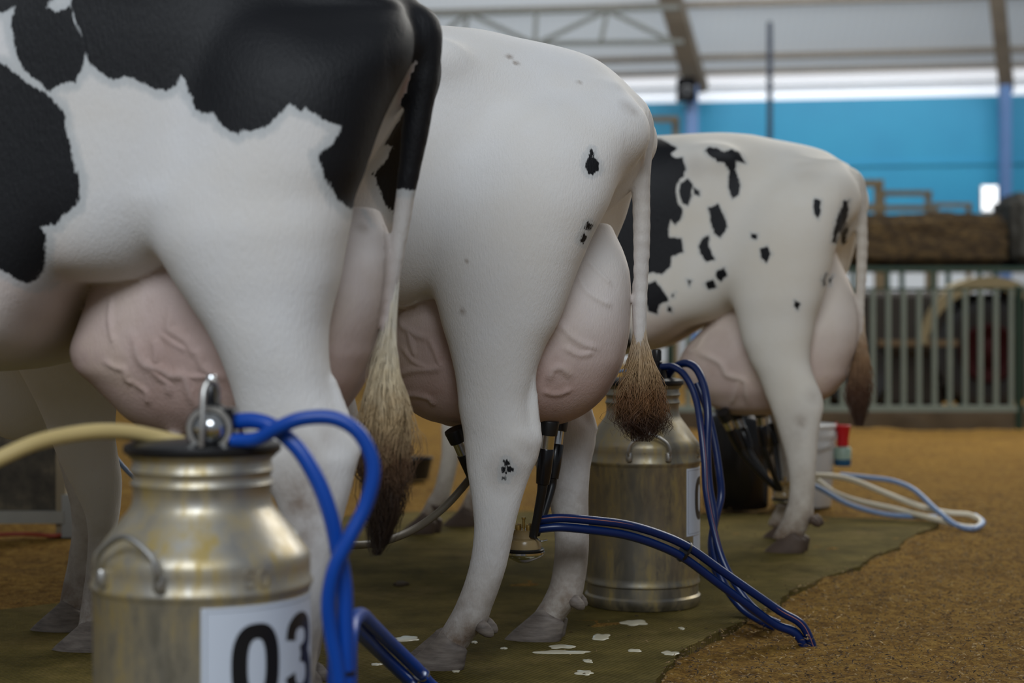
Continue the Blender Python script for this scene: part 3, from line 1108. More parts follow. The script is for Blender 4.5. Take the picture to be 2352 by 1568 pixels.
build_cow(c1, tor1, near1, far1, default_fore(c1), default_fore(c1, -0.1, -0.14), udd1, tail1, M['coat_a'],
          [(886, 920, 640), (876, 912, 740), (858, 916, 820), (842, 925, 890), (833, 938, 950), (828, 938, 1010), (832, 932, 1070), (846, 926, 1120), (850, 914, 1170), (852, 895, 1225), (860, 872, 1275)], M['hair_a'],
          'white cow with a black rump, black upper tail and pink veined udder, nearest the camera', 'dairy cows being milked',
          polys=[('all', BLACK1), ('near', BLACK1B)], white_polys=WHITE1, veins=ve1, tail_black=c1.L(932, 437, 0).z,
          hooves=[(c1.L(560, 1760, .21).x, .21, 0, .01), (c1.L(560, 1760, .21).x + dxk, -.205, 0, .01), (1.445 * 1.045, .146, 0, .01), (1.36 * 1.045, -.146, 0, .01)],
          dews=[(c1.L(690, 1650, .21).x, c1.L(690, 1650, .21).z, .21), (c1.L(690, 1650, .21).x + dxk, c1.L(690, 1650, .21).z, -.205)], lumps=hip_lumps(1.045, 0.105, 1.24), brisket=0.2, rear_white=0.55, cords=[(tuple(c1.L(757, 880, .2)), tuple(c1.L(806, 1030, .2)), .014, .02), (tuple(c1.L(757, 880, .2) + Vector((dxk, -.4, 0))), tuple(c1.L(806, 1030, .2) + Vector((dxk, -.4, 0))), .014, .02)],
          dirt_spots=[(690, 1150, .10, .8), (700, 1230, .09, .7), (700, 1040, .05, .4), (835, 522, .02, .5), (845, 500, .025, .25), (750, 1000, .04, .35)],
          cups=[(tuple(c1.L(412, 960, .10)), tuple(c1.L(404, 1000, .10)), .02, .012)])

# ---- the middle cow, white -------------------------------------------------
c2 = Cow((0.313, 4.188), 10)
c2.q = 1.0
c2.vulva = tuple(c2.L(1455, 345, 0.0))
c2.fore_x = c2.L(890, 780, 0.12).x
c2.flank_z = 0.92
near2 = c2.stations([(1220, 1400, 215, .10, .04), (1160, 1432, 265, .12, .085), (1100, 1443, 325, .142, .108), (1050, 1420, 395, .166, .12), (1012, 1396, 470, .184, .122), (992, 1352, 560, .195, .118), (996, 1316, 650, .2, .108), (1015, 1282, 740, .2, .094), (1033, 1250, 800, .2, .084), (1048, 1226, 870, .2, .071), (1053, 1216, 920, .2, .062),
                     (1060, 1222, 970, .2, .055), (1066, 1243, 1012, .2, .051), (1070, 1236, 1048, .2, .048), (1074, 1219, 1085, .2, .045), (1084, 1197, 1150, .2, .040), (1089, 1180, 1220, .2, .036), (1080, 1165, 1290, .2, .034), (1066, 1150, 1340, .2, .035), (1046, 1131, 1390, .2, .040),
                     (1024, 1116, 1430, .2, .044), (1002, 1086, 1465, .2, .044), (990, 1070, 1490, .2, .043)])
hk = c2.L(1243, 1015, .2)
dk = c2.L(1371, 1000, -.2).x - hk.x
dh = c2.L(1296, 1440, -.2).x - c2.L(1075, 1495, .2).x
far2 = shift_leg(near2, [(0, dh), (0.12, dh), (0.5, dk), (1.05, 0)], -0.2)
tail2 = [(c2.L(x, y, 0), r) for x, y, r in [(1425, 240, .040), (1458, 262, .033), (1475, 300, .027), (1474, 350, .023), (1472, 420, .0208), (1474, 520, .0195), (1473, 620, .0168), (1470, 720, .0150), (1470, 780, .013), (1470, 840, .010), (1470, 900, .007)]]
udd2 = [(z, x, a, 0, b) for (z, x, a, l, b) in c2.stations([(1340, 1402, 515, 0, .04), (1250, 1423, 560, 0, .075), (1100, 1438, 600, 0, .11), (930, 1446, 640, 0, .14), (885, 1448, 700, 0, .165), (868, 1444, 760, 0, .176), (872, 1432, 820, 0, .176), (890, 1411, 870, 0, .166), (918, 1385, 910, 0, .148),
                                                            (950, 1350, 942, 0, .12), (985, 1312, 963, 0, .085), (1030, 1270, 976, 0, .04)])]
fn2 = [(z, x, a, l, b) for (z, x, a, l, b) in c2.stations([(30, 300, 770, .17, .09), (48, 282, 830, .165, .082), (68, 270, 880, .155, .075), (90, 265, 930, .14, .066), (112, 262, 985, .13, .058), (132, 268, 1040, .13, .053), (155, 277, 1090, .13, .05), (182, 276, 1140, .13, .049), (202, 270, 1190, .13, .045),
                                                           (205, 262, 1240, .13, .036), (200, 256, 1310, .13, .034), (192, 254, 1370, .13, .037), (186, 258, 1415, .13, .043), (178, 250, 1450, .13, .042), (172, 245, 1475, .13, .042)])]
ff2 = c2.stations([(60, 290, 770, -.15, .085), (80, 270, 850, -.14, .075), (100, 255, 930, -.13, .06), (120, 240, 1000, -.125, .052), (138, 232, 1060, -.12, .048), (152, 230, 1110, -.12, .047), (165, 228, 1160, -.12, .042), (168, 222, 1210, -.12, .035), (158, 210, 1290, -.12, .033),
                   (148, 208, 1340, -.12, .038), (140, 208, 1385, -.12, .043), (128, 198, 1415, -.12, .042), (122, 194, 1435, -.12, .042)])
ve2 = [(0.9, (925, 690), (925, 720), (922, 745), (938, 758), (960, 770), (985, 778)), (0.8, (938, 758), (945, 790), (952, 815)), (0.9, (912, 860), (950, 850), (990, 848), (1010, 842)), (0.9, (930, 905), (960, 908), (985, 915), (995, 928)), (0.7, (985, 778), (1000, 810), (1012, 845)),
       (1.0, (1262, 870), (1270, 850), (1290, 845), (1310, 862)), (0.9, (1285, 740), (1310, 770), (1340, 790), (1370, 800)), (0.8, (1330, 640), (1350, 670), (1380, 690), (1400, 700)), (0.8, (1300, 800), (1330, 815), (1360, 810)), (0.7, (1350, 600), (1380, 630), (1400, 650)), (0.8, (1250, 900), (1280, 905), (1310, 895)),
       (0.8, (905, 700), (935, 700), (960, 690)), (0.7, (925, 800), (950, 830), (985, 848))]
SPOT2 = [(1358, 342), (1363, 350), (1362, 361), (1370, 366), (1376, 374), (1377, 386), (1372, 395), (1361, 403), (1349, 399), (1343, 386), (1345, 366), (1352, 352)]
DIRT2 = [[(1157, 1057), (1168, 1058), (1171, 1066), (1160, 1069)], [(1164, 1070), (1182, 1074), (1183, 1084), (1168, 1083)], [(1153, 1073), (1161, 1074), (1163, 1087), (1153, 1086)], [(1152, 1094), (1162, 1094), (1162, 1103), (1152, 1103)]]
build_cow(c2, TOR, near2, far2, fn2, ff2, udd2, tail2, M['coat_b'],
          [(1456, 1486, 690), (1453, 1487, 760), (1446, 1498, 815), (1436, 1512, 860), (1430, 1517, 900), (1424, 1521, 940), (1424, 1522, 965), (1434, 1514, 990), (1455, 1495, 1014)], M['hair_b'],
          'white cow with one small black thigh spot and brown tail tuft, in the middle', 'dairy cows being milked',
          polys=[('near', SPOT2), ('edge', [(1357, 512), (1364, 518), (1355, 533), (1350, 528)]), ('edge', [(1347, 538), (1353, 545), (1344, 562), (1338, 555)])] + [('near', p) for p in DIRT2], veins=ve2,
          hooves=[(c2.L(1012, 1528, .2).x, .2, 0, .02), (c2.L(1238, 1458, -.2).x, -.2, 0, .0), (c2.L(205, 1493, .13).x, .13, 0, .0), (c2.L(150, 1456, -.12).x, -.12, 0, .0)],
          dews=[(c2.L(1108, 1432, .2).x, c2.L(1108, 1432, .2).z, .2), (c2.L(1318, 1372, -.2).x, c2.L(1318, 1372, -.2).z, -.2), (c2.L(248, 1420, .13).x, c2.L(248, 1420, .13).z, .13)], lumps=hip_lumps(1.0), brisket=0.30, rear_white=0.75, cords=[(tuple(c2.L(1219, 850, .2)), tuple(c2.L(1231, 1005, .2)), .010, .015), (tuple(c2.L(1219, 850, .2) + Vector((dk * .6, -.4, 0))), tuple(c2.L(1231, 1005, .2) + Vector((dk, -.4, 0))), .010, .015)],
          dirt_spots=[(1165, 1080, .06, .6), (1170, 130, .012, .8), (1185, 145, .01, .8), (1440, 245, .03, .3), (1455, 255, .02, .35), (1062, 715, .012, .6), (1072, 600, .008, .6), (1330, 188, .008, .6), (1160, 1100, .05, .4), (1215, 1030, .05, .3)])

# ---- the far cow, black spotted -------------------------------------------
c3 = Cow((1.236, 6.24), 20)
c3.q = 0.985
c3.hoof_mat = simple('brown_hoof', (0.085, 0.055, 0.038), 0.65, 0, 0.4, 30)
c3.vulva = tuple(c3.L(1955, 470, 0.0))
c3.fore_x = c3.L(1560, 840, 0.12).x
c3.flank_z = 0.84
near3 = c3.stations([(1830, 1925, 375, .10, .04), (1790, 1945, 410, .125, .09), (1755, 1947, 445, .145, .11), (1730, 1940, 480, .168, .122), (1700, 1928, 535, .185, .124), (1680, 1910, 600, .195, .12), (1682, 1890, 680, .2, .11), (1695, 1872, 735, .2, .095), (1705, 1864, 780, .2, .085), (1722, 1860, 825, .2, .074), (1745, 1872, 870, .2, .064),
                     (1758, 1887, 905, .2, .057), (1770, 1891, 935, .2, .052), (1781, 1885, 965, .2, .047), (1793, 1879, 1005, .2, .043), (1808, 1875, 1060, .2, .037), (1814, 1872, 1110, .2, .035), (1811, 1868, 1150, .2, .037), (1800, 1868, 1185, .2, .043),
                     (1788, 1856, 1208, .2, .044), (1778, 1846, 1228, .2, .043), (1774, 1842, 1238, .2, .042)])
d3 = c3.L(1850, 1210, -.2).x - c3.L(1868, 1240, .2).x
far3 = shift_leg(near3, [(0, d3), (0.5, d3), (1.0, 0)], -0.2)
tail3 = [(c3.L(x, y, 0), r) for x, y, r in [(1940, 405, .038), (1960, 414, .031), (1971, 435, .026), (1977, 480, .0195), (1980, 560, .0195), (1978, 640, .0165), (1976, 700, .0135), (1978, 760, .011), (1980, 820, .008)]]
udd3 = [(z, x, a, 0, b) for (z, x, a, l, b) in c3.stations([(1880, 1912, 560, 0, .045), (1850, 1927, 600, 0, .075), (1800, 1946, 640, 0, .105), (1715, 1965, 690, 0, .135), (1645, 1973, 730, 0, .155), (1605, 1972, 770, 0, .17), (1572, 1964, 810, 0, .172), (1563, 1948, 850, 0, .165), (1582, 1922, 890, 0, .148),
                                                            (1612, 1890, 915, 0, .12), (1642, 1830, 935, 0, .09), (1685, 1770, 950, 0, .045)])]
TZ3 = {0.60: 0.80, 0.66: 0.765, 0.74: 0.725, 0.84: 0.70}
tor3 = [(x * .985, t * .985, (TZ3.get(x, b) if 0.4 < x < 0.9 and x in TZ3 else b) * .985 - (0.02 if x in (0.4, 0.5) else 0), hw * .985, n) for x, t, b, hw, n in TOR]
fx3 = c3.L(985, 1190, .14).x - 1.40 * .985
SP3 = [[(1210, 300), (1260, 270), (1330, 290), (1420, 300), (1494, 311), (1520, 320), (1540, 330), (1556, 342), (1540, 352), (1552, 362), (1568, 362), (1577, 388), (1570, 405), (1562, 412), (1552, 430), (1558, 470), (1566, 480), (1566, 500), (1552, 516), (1540, 505), (1536, 520), (1535, 545), (1566, 548), (1570, 578), (1542, 590),
        (1538, 612), (1520, 630), (1500, 624), (1480, 632), (1470, 645), (1455, 700), (1430, 690), (1390, 640), (1330, 650), (1290, 600), (1240, 590), (1225, 540), (1180, 500), (1170, 420), (1195, 360)],
       [(1564, 420), (1580, 410), (1590, 425), (1588, 452), (1580, 472), (1566, 466), (1560, 440)], [(1592, 430), (1606, 437), (1606, 449), (1594, 447)],
       [(1618, 345), (1628, 338), (1650, 340), (1664, 350), (1680, 342), (1700, 350), (1714, 376), (1692, 370), (1690, 388), (1676, 394), (1664, 376), (1645, 368), (1630, 358)],
       [(1676, 392), (1690, 390), (1702, 428), (1696, 448), (1682, 456), (1672, 430)], [(1626, 476), (1650, 469), (1663, 495), (1671, 522), (1655, 546), (1640, 536), (1632, 508)],
       [(1606, 560), (1614, 545), (1629, 539), (1626, 566), (1641, 596), (1622, 600), (1606, 582)], [(1646, 622), (1664, 614), (1670, 632), (1656, 645), (1646, 636)], [(1619, 650), (1638, 641), (1646, 660), (1626, 665)],
       [(1577, 641), (1589, 644), (1583, 658)], [(1541, 674), (1550, 672), (1549, 682), (1541, 683)], [(1534, 700), (1544, 706), (1543, 717), (1534, 713)], [(1725, 536), (1740, 539), (1737, 550), (1726, 546)],
       [(1746, 571), (1762, 566), (1771, 585), (1760, 603), (1748, 592)], [(1871, 455), (1885, 460), (1886, 484), (1878, 503), (1869, 488)],
       [(1938, 462), (1951, 458), (1947, 512), (1930, 542), (1922, 560), (1911, 556), (1916, 532), (1922, 502)], [(1826, 690), (1839, 697), (1833, 711), (1824, 703)], [(1899, 628), (1904, 645), (1897, 656), (1894, 645)],
       [(1484, 652), (1505, 644), (1520, 664), (1536, 690), (1516, 700), (1510, 722), (1490, 714), (1478, 690)], [(1425, 768), (1446, 756), (1452, 795), (1432, 806)]]
ve3 = [(1.3, (1600, 808), (1630, 820), (1655, 835), (1670, 860), (1700, 870), (1712, 880), (1715, 905), (1720, 930)), (1.0, (1580, 810), (1600, 800), (1620, 770), (1650, 750)), (1.0, (1700, 870), (1690, 900), (1680, 925))]
build_cow(c3, tor3, near3, far3, default_fore(c3, fx3), default_fore(c3, fx3 - 0.06, -0.14), udd3, tail3, M['coat_c'],
          [(1969, 1986, 700), (1969, 1988, 760), (1964, 1992, 810), (1955, 1995, 860), (1951, 1995, 900), (1955, 1988, 940), (1966, 1980, 980)], M['hair_c'],
          'white cow covered in small black spots, with a black shoulder, farthest to the right', 'dairy cows being milked',
          polys=[('near', p) for p in SP3], veins=ve3,
          hooves=[(c3.L(1812, 1262, .2).x, .2, 0, .0), (c3.L(1805, 1232, -.2).x, -.2, 0, .0), (1.425 * .985 + fx3, .138, 0, .0), (1.425 * .985 + fx3 - .06, -.138, 0, .0)],
          dews=[(c3.L(1868, 1190, .2).x, c3.L(1868, 1190, .2).z, .2), (1.37 * .985 + fx3, 0.11, .138), (1.37 * .985 + fx3 - .06, .11, -.138)], lumps=hip_lumps(.985), brisket=0.2, rear_white=0.4, pink_hi=0.8,
          dirt_spots=[(1830, 1000, .14, .35), (1845, 1090, .13, .4), (1845, 1160, .12, .5), (1830, 1215, .09, .75), (1800, 1240, .08, .7), (1840, 970, .05, .6), (1850, 1000, .04, .4), (1870, 910, .05, .3), (1590, 385, .06, .18), (1860, 395, .08, .15)])

# ------------------------------------------------------------------ milk cans
def cyl(c, r, phi, z, off=0.0):
    """point on an upright cylinder; phi=0 faces the camera, positive to its right"""
    return Vector((c[0] + (r + off) * math.sin(phi), c[1] - (r + off) * math.cos(phi), z))

def wrap_patch(mb, c, r, p0, p1, z0, z1, off, n=20):
    vs, fs = [], []
    for o_ in (off, 0.0):
        for i in range(n + 1):
            p = p0 + (p1 - p0) * i / n
            vs += [cyl(c, r, p, z0, o_), cyl(c, r, p, z1, o_)]
    m = 2 * (n + 1)
    for i in range(n):
        fs.append((2 * i, 2 * i + 2, 2 * i + 3, 2 * i + 1))
        fs.append((m + 2 * i, m + 2 * i + 1, m + 2 * i + 3, m + 2 * i + 2))
        fs.append((2 * i, m + 2 * i, m + 2 * i + 2, 2 * i + 2))
        fs.append((2 * i + 1, 2 * i + 3, m + 2 * i + 3, m + 2 * i + 1))
    fs += [(0, 1, m + 1, m), (2 * n, m + 2 * n, m + 2 * n + 1, 2 * n + 1)]
    mb.add(vs, fs)

def wrap_strip(mb, c, r, left, right, closed, p0, z0, off, base):
    n = len(left)
    vs, fs = [], []
    for o_ in (off, base):
        for a, b in zip(left, right):
            vs += [cyl(c, r, p0 + a[0] / r, z0 + a[1], o_), cyl(c, r, p0 + b[0] / r, z0 + b[1], o_)]
    m = 2 * n
    for i in range(n if closed else n - 1):
        j = (i + 1) % n
        fs += [(2 * i, 2 * j, 2 * j + 1, 2 * i + 1), (2 * i, m + 2 * i, m + 2 * j, 2 * j), (2 * i + 1, 2 * j + 1, m + 2 * j + 1, m + 2 * i + 1)]
    mb.add(vs, fs)

def digit_zero(mb, c, r, p0, z0, W, H, sw, off, base):
    outer, inner = [], []
    for k in range(56):
        t = 2 * math.pi * k / 56
        cx_, sx = math.cos(t), math.sin(t)
        e = lambda v: math.copysign(abs(v) ** 0.78, v)
        outer.append((W / 2 + W / 2 * e(cx_), H / 2 + H / 2 * e(sx)))
        inner.append((W / 2 + (W / 2 - sw) * e(cx_), H / 2 + (H / 2 - sw * 0.9) * e(sx)))
    wrap_strip(mb, c, r, outer, inner, True, p0, z0, off, base)

def stroke(mb, c, r, pts, p0, z0, W, H, sw, off, base):
    P, _ = smooth_path([Vector((x * W, y * H, 0)) for x, y in pts], 1, 5)
    L_, R_ = [], []
    for i in range(len(P)):
        d = (P[min(i + 1, len(P) - 1)] - P[max(i - 1, 0)]).normalized()
        nrm = Vector((-d.y, d.x, 0)) * sw / 2
        L_.append(tuple((P[i] + nrm)[:2]))
        R_.append(tuple((P[i] - nrm)[:2]))
    wrap_strip(mb, c, r, L_, R_, False, p0, z0, off, base)

THREE = [(.12, .72), (.17, .86), (.34, .935), (.56, .935), (.76, .86), (.82, .73), (.74, .6), (.48, .53)], [(.48, .53), (.76, .46), (.87, .3), (.80, .14), (.60, .065), (.38, .065), (.18, .15), (.11, .30)]

def milk_can(px, Y, label, mat, lab_phi, seam_z, handle_phi, sh=None):
    c = ((px - CX) / F_PX * Y, Y)
    t = empty('milk_can', (c[0], c[1], 0))
    z = (0, 0)
    r = 0.162
    prof = [(0.148, 0.0), (0.158, 0.002), (0.162, 0.010), (0.1655, 0.020), (0.165, 0.030), (0.1585, 0.036), (0.158, 0.062), (0.1635, 0.066), (0.1635, 0.072), (0.161, 0.077), (0.162, 0.09), (0.162, 0.20), (0.162, 0.398), (0.1635, 0.402), (0.1665, 0.407), (0.1665, 0.412), (0.163, 0.417), (0.1625, 0.436), (0.1625, 0.447), (0.160, 0.456), (0.152, 0.466),
            (0.132, 0.492), (0.116, 0.512), (0.108, 0.522), (0.1045, 0.530), (0.1035, 0.54), (0.1035, 0.553), (0.1075, 0.560), (0.1035, 0.567), (0.1035, 0.573), (0.108, 0.580), (0.1045, 0.587), (0.104, 0.595), (0.110, 0.600), (0.113, 0.604), (0.110, 0.607), (0.098, 0.607), (0.097, 0.55)]
    if sh:
        prof = [(rr, zz if zz < 0.40 else 0.40 + (zz - 0.40) * sh) for rr, zz in prof]
    top = prof[-2][1]
    P, Q = [], []
    body = MB().lathe(prof[::-1], 96).build('body', mat, t, ang=40)
    # embossed capacity mark on the shoulder band
    em = MB()
    zz = 0.418 if not sh else 0.40 + 0.018 * sh
    p_ = lab_phi + R(22)
    stroke(em, z, 0.1625, [(.85, .95), (.2, .95), (.16, .55), (.5, .62), (.85, .45), (.85, .2), (.5, .05), (.12, .15)], p_, zz, 0.018, 0.027, 0.004, 0.0016, -0.002)
    digit_zero(em, z, 0.1625, p_ + R(8), zz, 0.019, 0.027, 0.004, 0.0016, -0.002)
    em.build('embossed_mark', mat, body)
    MB().lathe([(0.0, top + 0.012), (0.09, top + 0.012), (0.108, top + 0.002), (0.117, top - 0.001), (0.1185, top + 0.004), (0.117, top + 0.011), (0.105, top + 0.016), (0.06, top + 0.020), (0.0, top + 0.022)][::-1], 72).build('lid', M['rubber'], t)
    # paper number label
    lb = MB()
    wrap_patch(lb, z, r, lab_phi, lab_phi + 1.62, 0.205, 0.394, 0.0012, 26)
    lab = lb.build('number_label', M['paper'], t, ang=60)
    bd = MB()
    for zz0, zz1 in ((0.388, 0.3886), (0.211, 0.2116)):
        wrap_patch(bd, z, r, lab_phi + 0.04, lab_phi + 1.58, zz0, zz1, 0.0015, 24)
    for p in (0.04, 1.575):
        wrap_patch(bd, z, r, lab_phi + p, lab_phi + p + 0.004, 0.211, 0.3886, 0.0015, 1)
    bd.build('border_line', M['ink'], lab)
    dg = MB()
    digit_zero(dg, z, r, lab_phi + R(15), 0.246, 0.079, 0.122, 0.0245, 0.0018, 0.0006)
    dg.build('digit', M['ink'], lab)
    d3_ = MB()
    for part in THREE:
        stroke(d3_, z, r, part, lab_phi + R(49), 0.246, 0.079, 0.122, 0.0225, 0.0018, 0.0006)
    d3_.build('digit', M['ink'], lab)
    # wire bail handles, riveted to the shoulder band
    for hp in handle_phi:
        h = MB()
        zb = 0.437
        a, b = hp - 0.33, hp + 0.33
        pts = [cyl(z, 0.164, a, zb - 0.006, 0.008), cyl(z, 0.164, a, zb + 0.012, 0.012), cyl(z, 0.158, a + 0.07, zb + 0.036, 0.016), cyl(z, 0.150, hp, zb + 0.058, 0.020), cyl(z, 0.158, b - 0.07, zb + 0.036, 0.016), cyl(z, 0.164, b, zb + 0.012, 0.012), cyl(z, 0.164, b, zb - 0.006, 0.008)]
        h.tube(pts, 0.0048, 10, 6)
        for e in (a, b):
            h.lathe([(0.008, -0.012), (0.009, -0.008), (0.009, 0.008), (0.007, 0.012)], 14, cyl(z, 0.164, e, zb - 0.006, 0.004))
        h.build('handle', M['wire'], t)
    tag(t, label, 'milk can', 'aluminium milk cans')
    return t, c, top

can1, cc1, top1 = milk_can(465, 2.64, 'stained aluminium milk can at lower left, its white label reading 03', M['alu'], R(9.4), 0, [R(-30), R(150)])
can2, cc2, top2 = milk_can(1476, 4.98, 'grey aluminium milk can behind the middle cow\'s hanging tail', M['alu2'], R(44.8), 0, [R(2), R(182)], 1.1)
lb = MB()
wrap_patch(lb, (0, 0), 0.162, R(57), R(100), 0.150, 0.203, 0.0012, 10)
lb.build('small_label', M['paper'], can2)

# pulsator and fittings on the near can
pl = empty('pulsator', (cc1[0], cc1[1], top1 + 0.02))
def rel(v, e):
    return Vector(v) - Vector(e.location)
AX = Matrix.Rotation(R(90), 3, 'X')     # lathe axis turned towards the camera
pc = rel(pix(483, 984, 2.56), pl)
MB().lathe([(0.034, -0.03), (0.036, -0.026), (0.036, 0.0), (0.033, 0.004)], 40, pc, AX).box(rel(pix(528, 975, 2.58), pl), (0.018, 0.05, 0.050)).box(rel(pix(486, 1018, 2.6), pl), (0.05, 0.05, 0.018)).lathe([(0.0115, -0.02), (0.0115, 0.024), (0.009, 0.028)], 20, rel(pix(484, 925, 2.6), pl)).build('housing', M['blackplastic'], pl)
MB().lathe([(0.033, 0.0), (0.034, 0.006), (0.0325, 0.010), (0.026, 0.010), (0.025, 0.004)], 40, pc, AX).build('ring', M['wire'], pl)
MB().lathe([(0.025, 0.002)] + [(0.024 * math.cos(a), 0.004 + 0.020 * math.sin(a)) for a in np.linspace(0, 1.57, 10)], 36, pc, AX).build('dome', M['steel'], pl)
MB().tube([rel(pix(x, y, Y), pl) for x, y, Y in [(462, 1026, 2.525), (464, 980, 2.525), (466, 920, 2.53), (469, 893, 2.535), (478, 877, 2.54), (490, 877, 2.55), (499, 892, 2.56), (501, 928, 2.57)]], 0.0044, 10, 6).build('bail', M['wire'], pl)
MB().lathe([(0.008, 0.0), (0.008, 0.028), (0.006, 0.031)], 16, rel(pix(486, 908, 2.6), pl)).build('knob', M['steel'], pl)
tag(pl, 'chrome domed pulsator with a grey wire bail on the near milk can lid', 'pulsator')

pl2 = empty('pulsator', (cc2[0], cc2[1], top2 + 0.02))
k2 = rel(pix(1508, 845, 4.95), pl2)
MB().lathe([(0.030, -0.032), (0.030, 0.0), (0.016, 0.004), (0.016, 0.018), (0.013, 0.020), (0.0125, 0.050), (0.011, 0.053)], 24, k2).build('housing', M['blackplastic'], pl2)
g = MB()
for k in range(10):
    a = k * 0.628
    g.box(k2 + Vector((0.0125 * math.cos(a), 0.0125 * math.sin(a), 0.036)), (0.003, 0.003, 0.028))
g.build('knob', M['rubber'], pl2)
tag(pl2, 'black pulsator with a ribbed knob on the lid of the farther milk can', 'pulsator')

# ------------------------------------------------------------------ hoses
def hose(name, pts, r, mat, label, cat='hose', group=None, stripe=None, sub=10):
    P3 = [pix(*p) if not isinstance(p, Vector) else p for p in pts]
    o = MB().tube(P3, r, 14, sub).build(name, mat, None, ang=60)
    if stripe:
        P, Q = smooth_path(P3, r, sub)
        P = [p + Vector((stripe[0], stripe[1], stripe[2])) for p in P]
        vs, fs = sweep(P, [0.0011] * len(P), 6)
        mesh_obj('stripe', vs, fs, M['red_stripe'], o)
    tag(o, label, cat, group)
    return o

def tie(parent, a, b, r, name='cable_tie', mat=None):
    d = (b - a).normalized()
    q = d.to_track_quat('Z', 'Y').to_matrix()
    MB().lathe([(r, -0.003), (r + 0.002, -0.003), (r + 0.002, 0.003), (r, 0.003)], 20, a, q).build(name, mat or M['rubber'], parent)

hose('milk_hose', [Vector((-1.75, 2.15, 0.014)), Vector((-1.45, 2.22, 0.03)), Vector((-1.2, 2.32, 0.24)), (-160, 1135, 2.42), (-60, 1082, 2.45), (0, 1052, 2.47), (80, 1017, 2.5), (160, 998, 2.54), (230, 990, 2.57), (300, 993, 2.60), (360, 1004, 2.62), (420, 1018, 2.63)], 0.0118, M['cream'], 'thick cream hose running left from the lid of the near milk can')
hA = hose('air_hose', [(535, 968, 2.58), (585, 966, 2.57), (630, 982, 2.56), (685, 1030, 2.55), (728, 1100, 2.545), (758, 1180, 2.545), (776, 1260, 2.55), (790, 1340, 2.55), (793, 1430, 2.55), (794, 1530, 2.55), (797, 1640, 2.55), (808, 1760, 2.55), (826, 1890, 2.56), (880, 1945, 2.6), (1010, 1950, 2.6), (1180, 1950, 2.6)], 0.0122, M['blue'], 'blue hose leaving the near pulsator from its upper outlet, dropping straight down', 'hose', 'blue air hoses')
tie(hA, pix(794, 1544, 2.55), pix(795, 1600, 2.55), 0.0122)
hose('air_hose', [(535, 1012, 2.56), (590, 1008, 2.545), (640, 981, 2.53), (695, 961, 2.525), (765, 960, 2.525), (818, 988, 2.525), (850, 1040, 2.525), (857, 1095, 2.525), (838, 1165, 2.525), (800, 1240, 2.52), (768, 1305, 2.52), (754, 1380, 2.525), (760, 1450, 2.53), (776, 1540, 2.535), (785, 1640, 2.54), (792, 1760, 2.55), (800, 1880, 2.56), (850, 1955, 2.57), (1000, 1985, 2.55), (1180, 1990, 2.53)],
     0.0108, M['blue'], 'blue hose leaving the near pulsator from its lower outlet, arching into a loop', 'hose', 'blue air hoses')
for k, (dx, dy) in enumerate(((0, 0), (26, -20))):
    h_ = hose('air_hose', [(640 + dx * 1.2, 1915, 2.72), (720 + dx * 1.2, 1905, 2.72), (762 + dx * 1.2, 1850, 2.68), (770 + dx * 1.2, 1720, 2.66), (770 + dx * 1.2, 1580, 2.67), (776 + dx * 1.1, 1470 + dy, 2.70), (800 + dx, 1432 + dy, 2.85), (830 + dx, 1456 + dy, 3.1), (870 + dx, 1495 + dy, 3.35), (930 + dx, 1553 + dy, 3.5), (990 + dx, 1612 + dy, 3.62), Vector((-0.02 + k * 0.03, 3.42, 0.014)), Vector((0.10 + k * 0.03, 3.0, 0.014)), Vector((0.16 + k * 0.03, 2.4, 0.014)), Vector((0.10 + k * 0.03, 1.7, 0.014))], 0.0128, M['blue'],
              ['blue hose slanting down right at the bottom edge, lower of the pair', 'blue hose slanting down right at the bottom edge, upper of the pair'][k], 'hose', 'blue air hoses')
    tie(h_, pix(945 + dx, 1568 + dy, 3.53), pix(975 + dx, 1598 + dy, 3.59), 0.0128, 'beaded_clip', M['steel'])
hose('milk_hose', [(1150, 1010, 4.35), (1105, 1062, 4.36), (1070, 1110, 4.36), (1020, 1165, 4.33), (960, 1210, 4.28), (900, 1237, 4.2), (840, 1250, 4.1), (780, 1250, 3.95), (700, 1240, 3.7)], 0.0098, M['grey_hose'], 'grey hose curving behind the middle cow\'s near hind leg')
offs = [(0, 10, 0), (0, -10, 0), (0, 10, 0.0225), (0, -10, 0.0225)]
base = [(1236, 1204, 4.22), (1290, 1200, 4.22), (1370, 1207, 4.24), (1440, 1217, 4.27), (1510, 1238, 4.31), (1575, 1268, 4.35), (1650, 1322, 4.39), (1720, 1372, 4.42), (1785, 1418, 4.45), (1836, 1452, 4.455)]
names = ['lower front blue hose of the bundle sagging from the middle cow\'s milking claw', 'red-striped upper front blue hose of the bundle from the middle cow\'s milking claw', 'lower rear blue hose of the bundle from the middle cow\'s milking claw', 'upper rear blue hose of the bundle from the middle cow\'s milking claw']
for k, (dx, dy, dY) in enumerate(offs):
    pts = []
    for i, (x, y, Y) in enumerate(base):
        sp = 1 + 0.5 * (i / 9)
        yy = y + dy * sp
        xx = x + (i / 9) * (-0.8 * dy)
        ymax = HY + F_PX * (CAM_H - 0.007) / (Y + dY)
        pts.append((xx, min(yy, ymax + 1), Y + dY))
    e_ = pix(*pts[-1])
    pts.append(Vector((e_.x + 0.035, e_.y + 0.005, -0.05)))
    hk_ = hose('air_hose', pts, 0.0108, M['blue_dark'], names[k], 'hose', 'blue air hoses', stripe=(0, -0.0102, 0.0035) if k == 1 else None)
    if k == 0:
        tie(hk_, pix(1572, 1266, 4.36), pix(1600, 1285, 4.37), 0.0265)
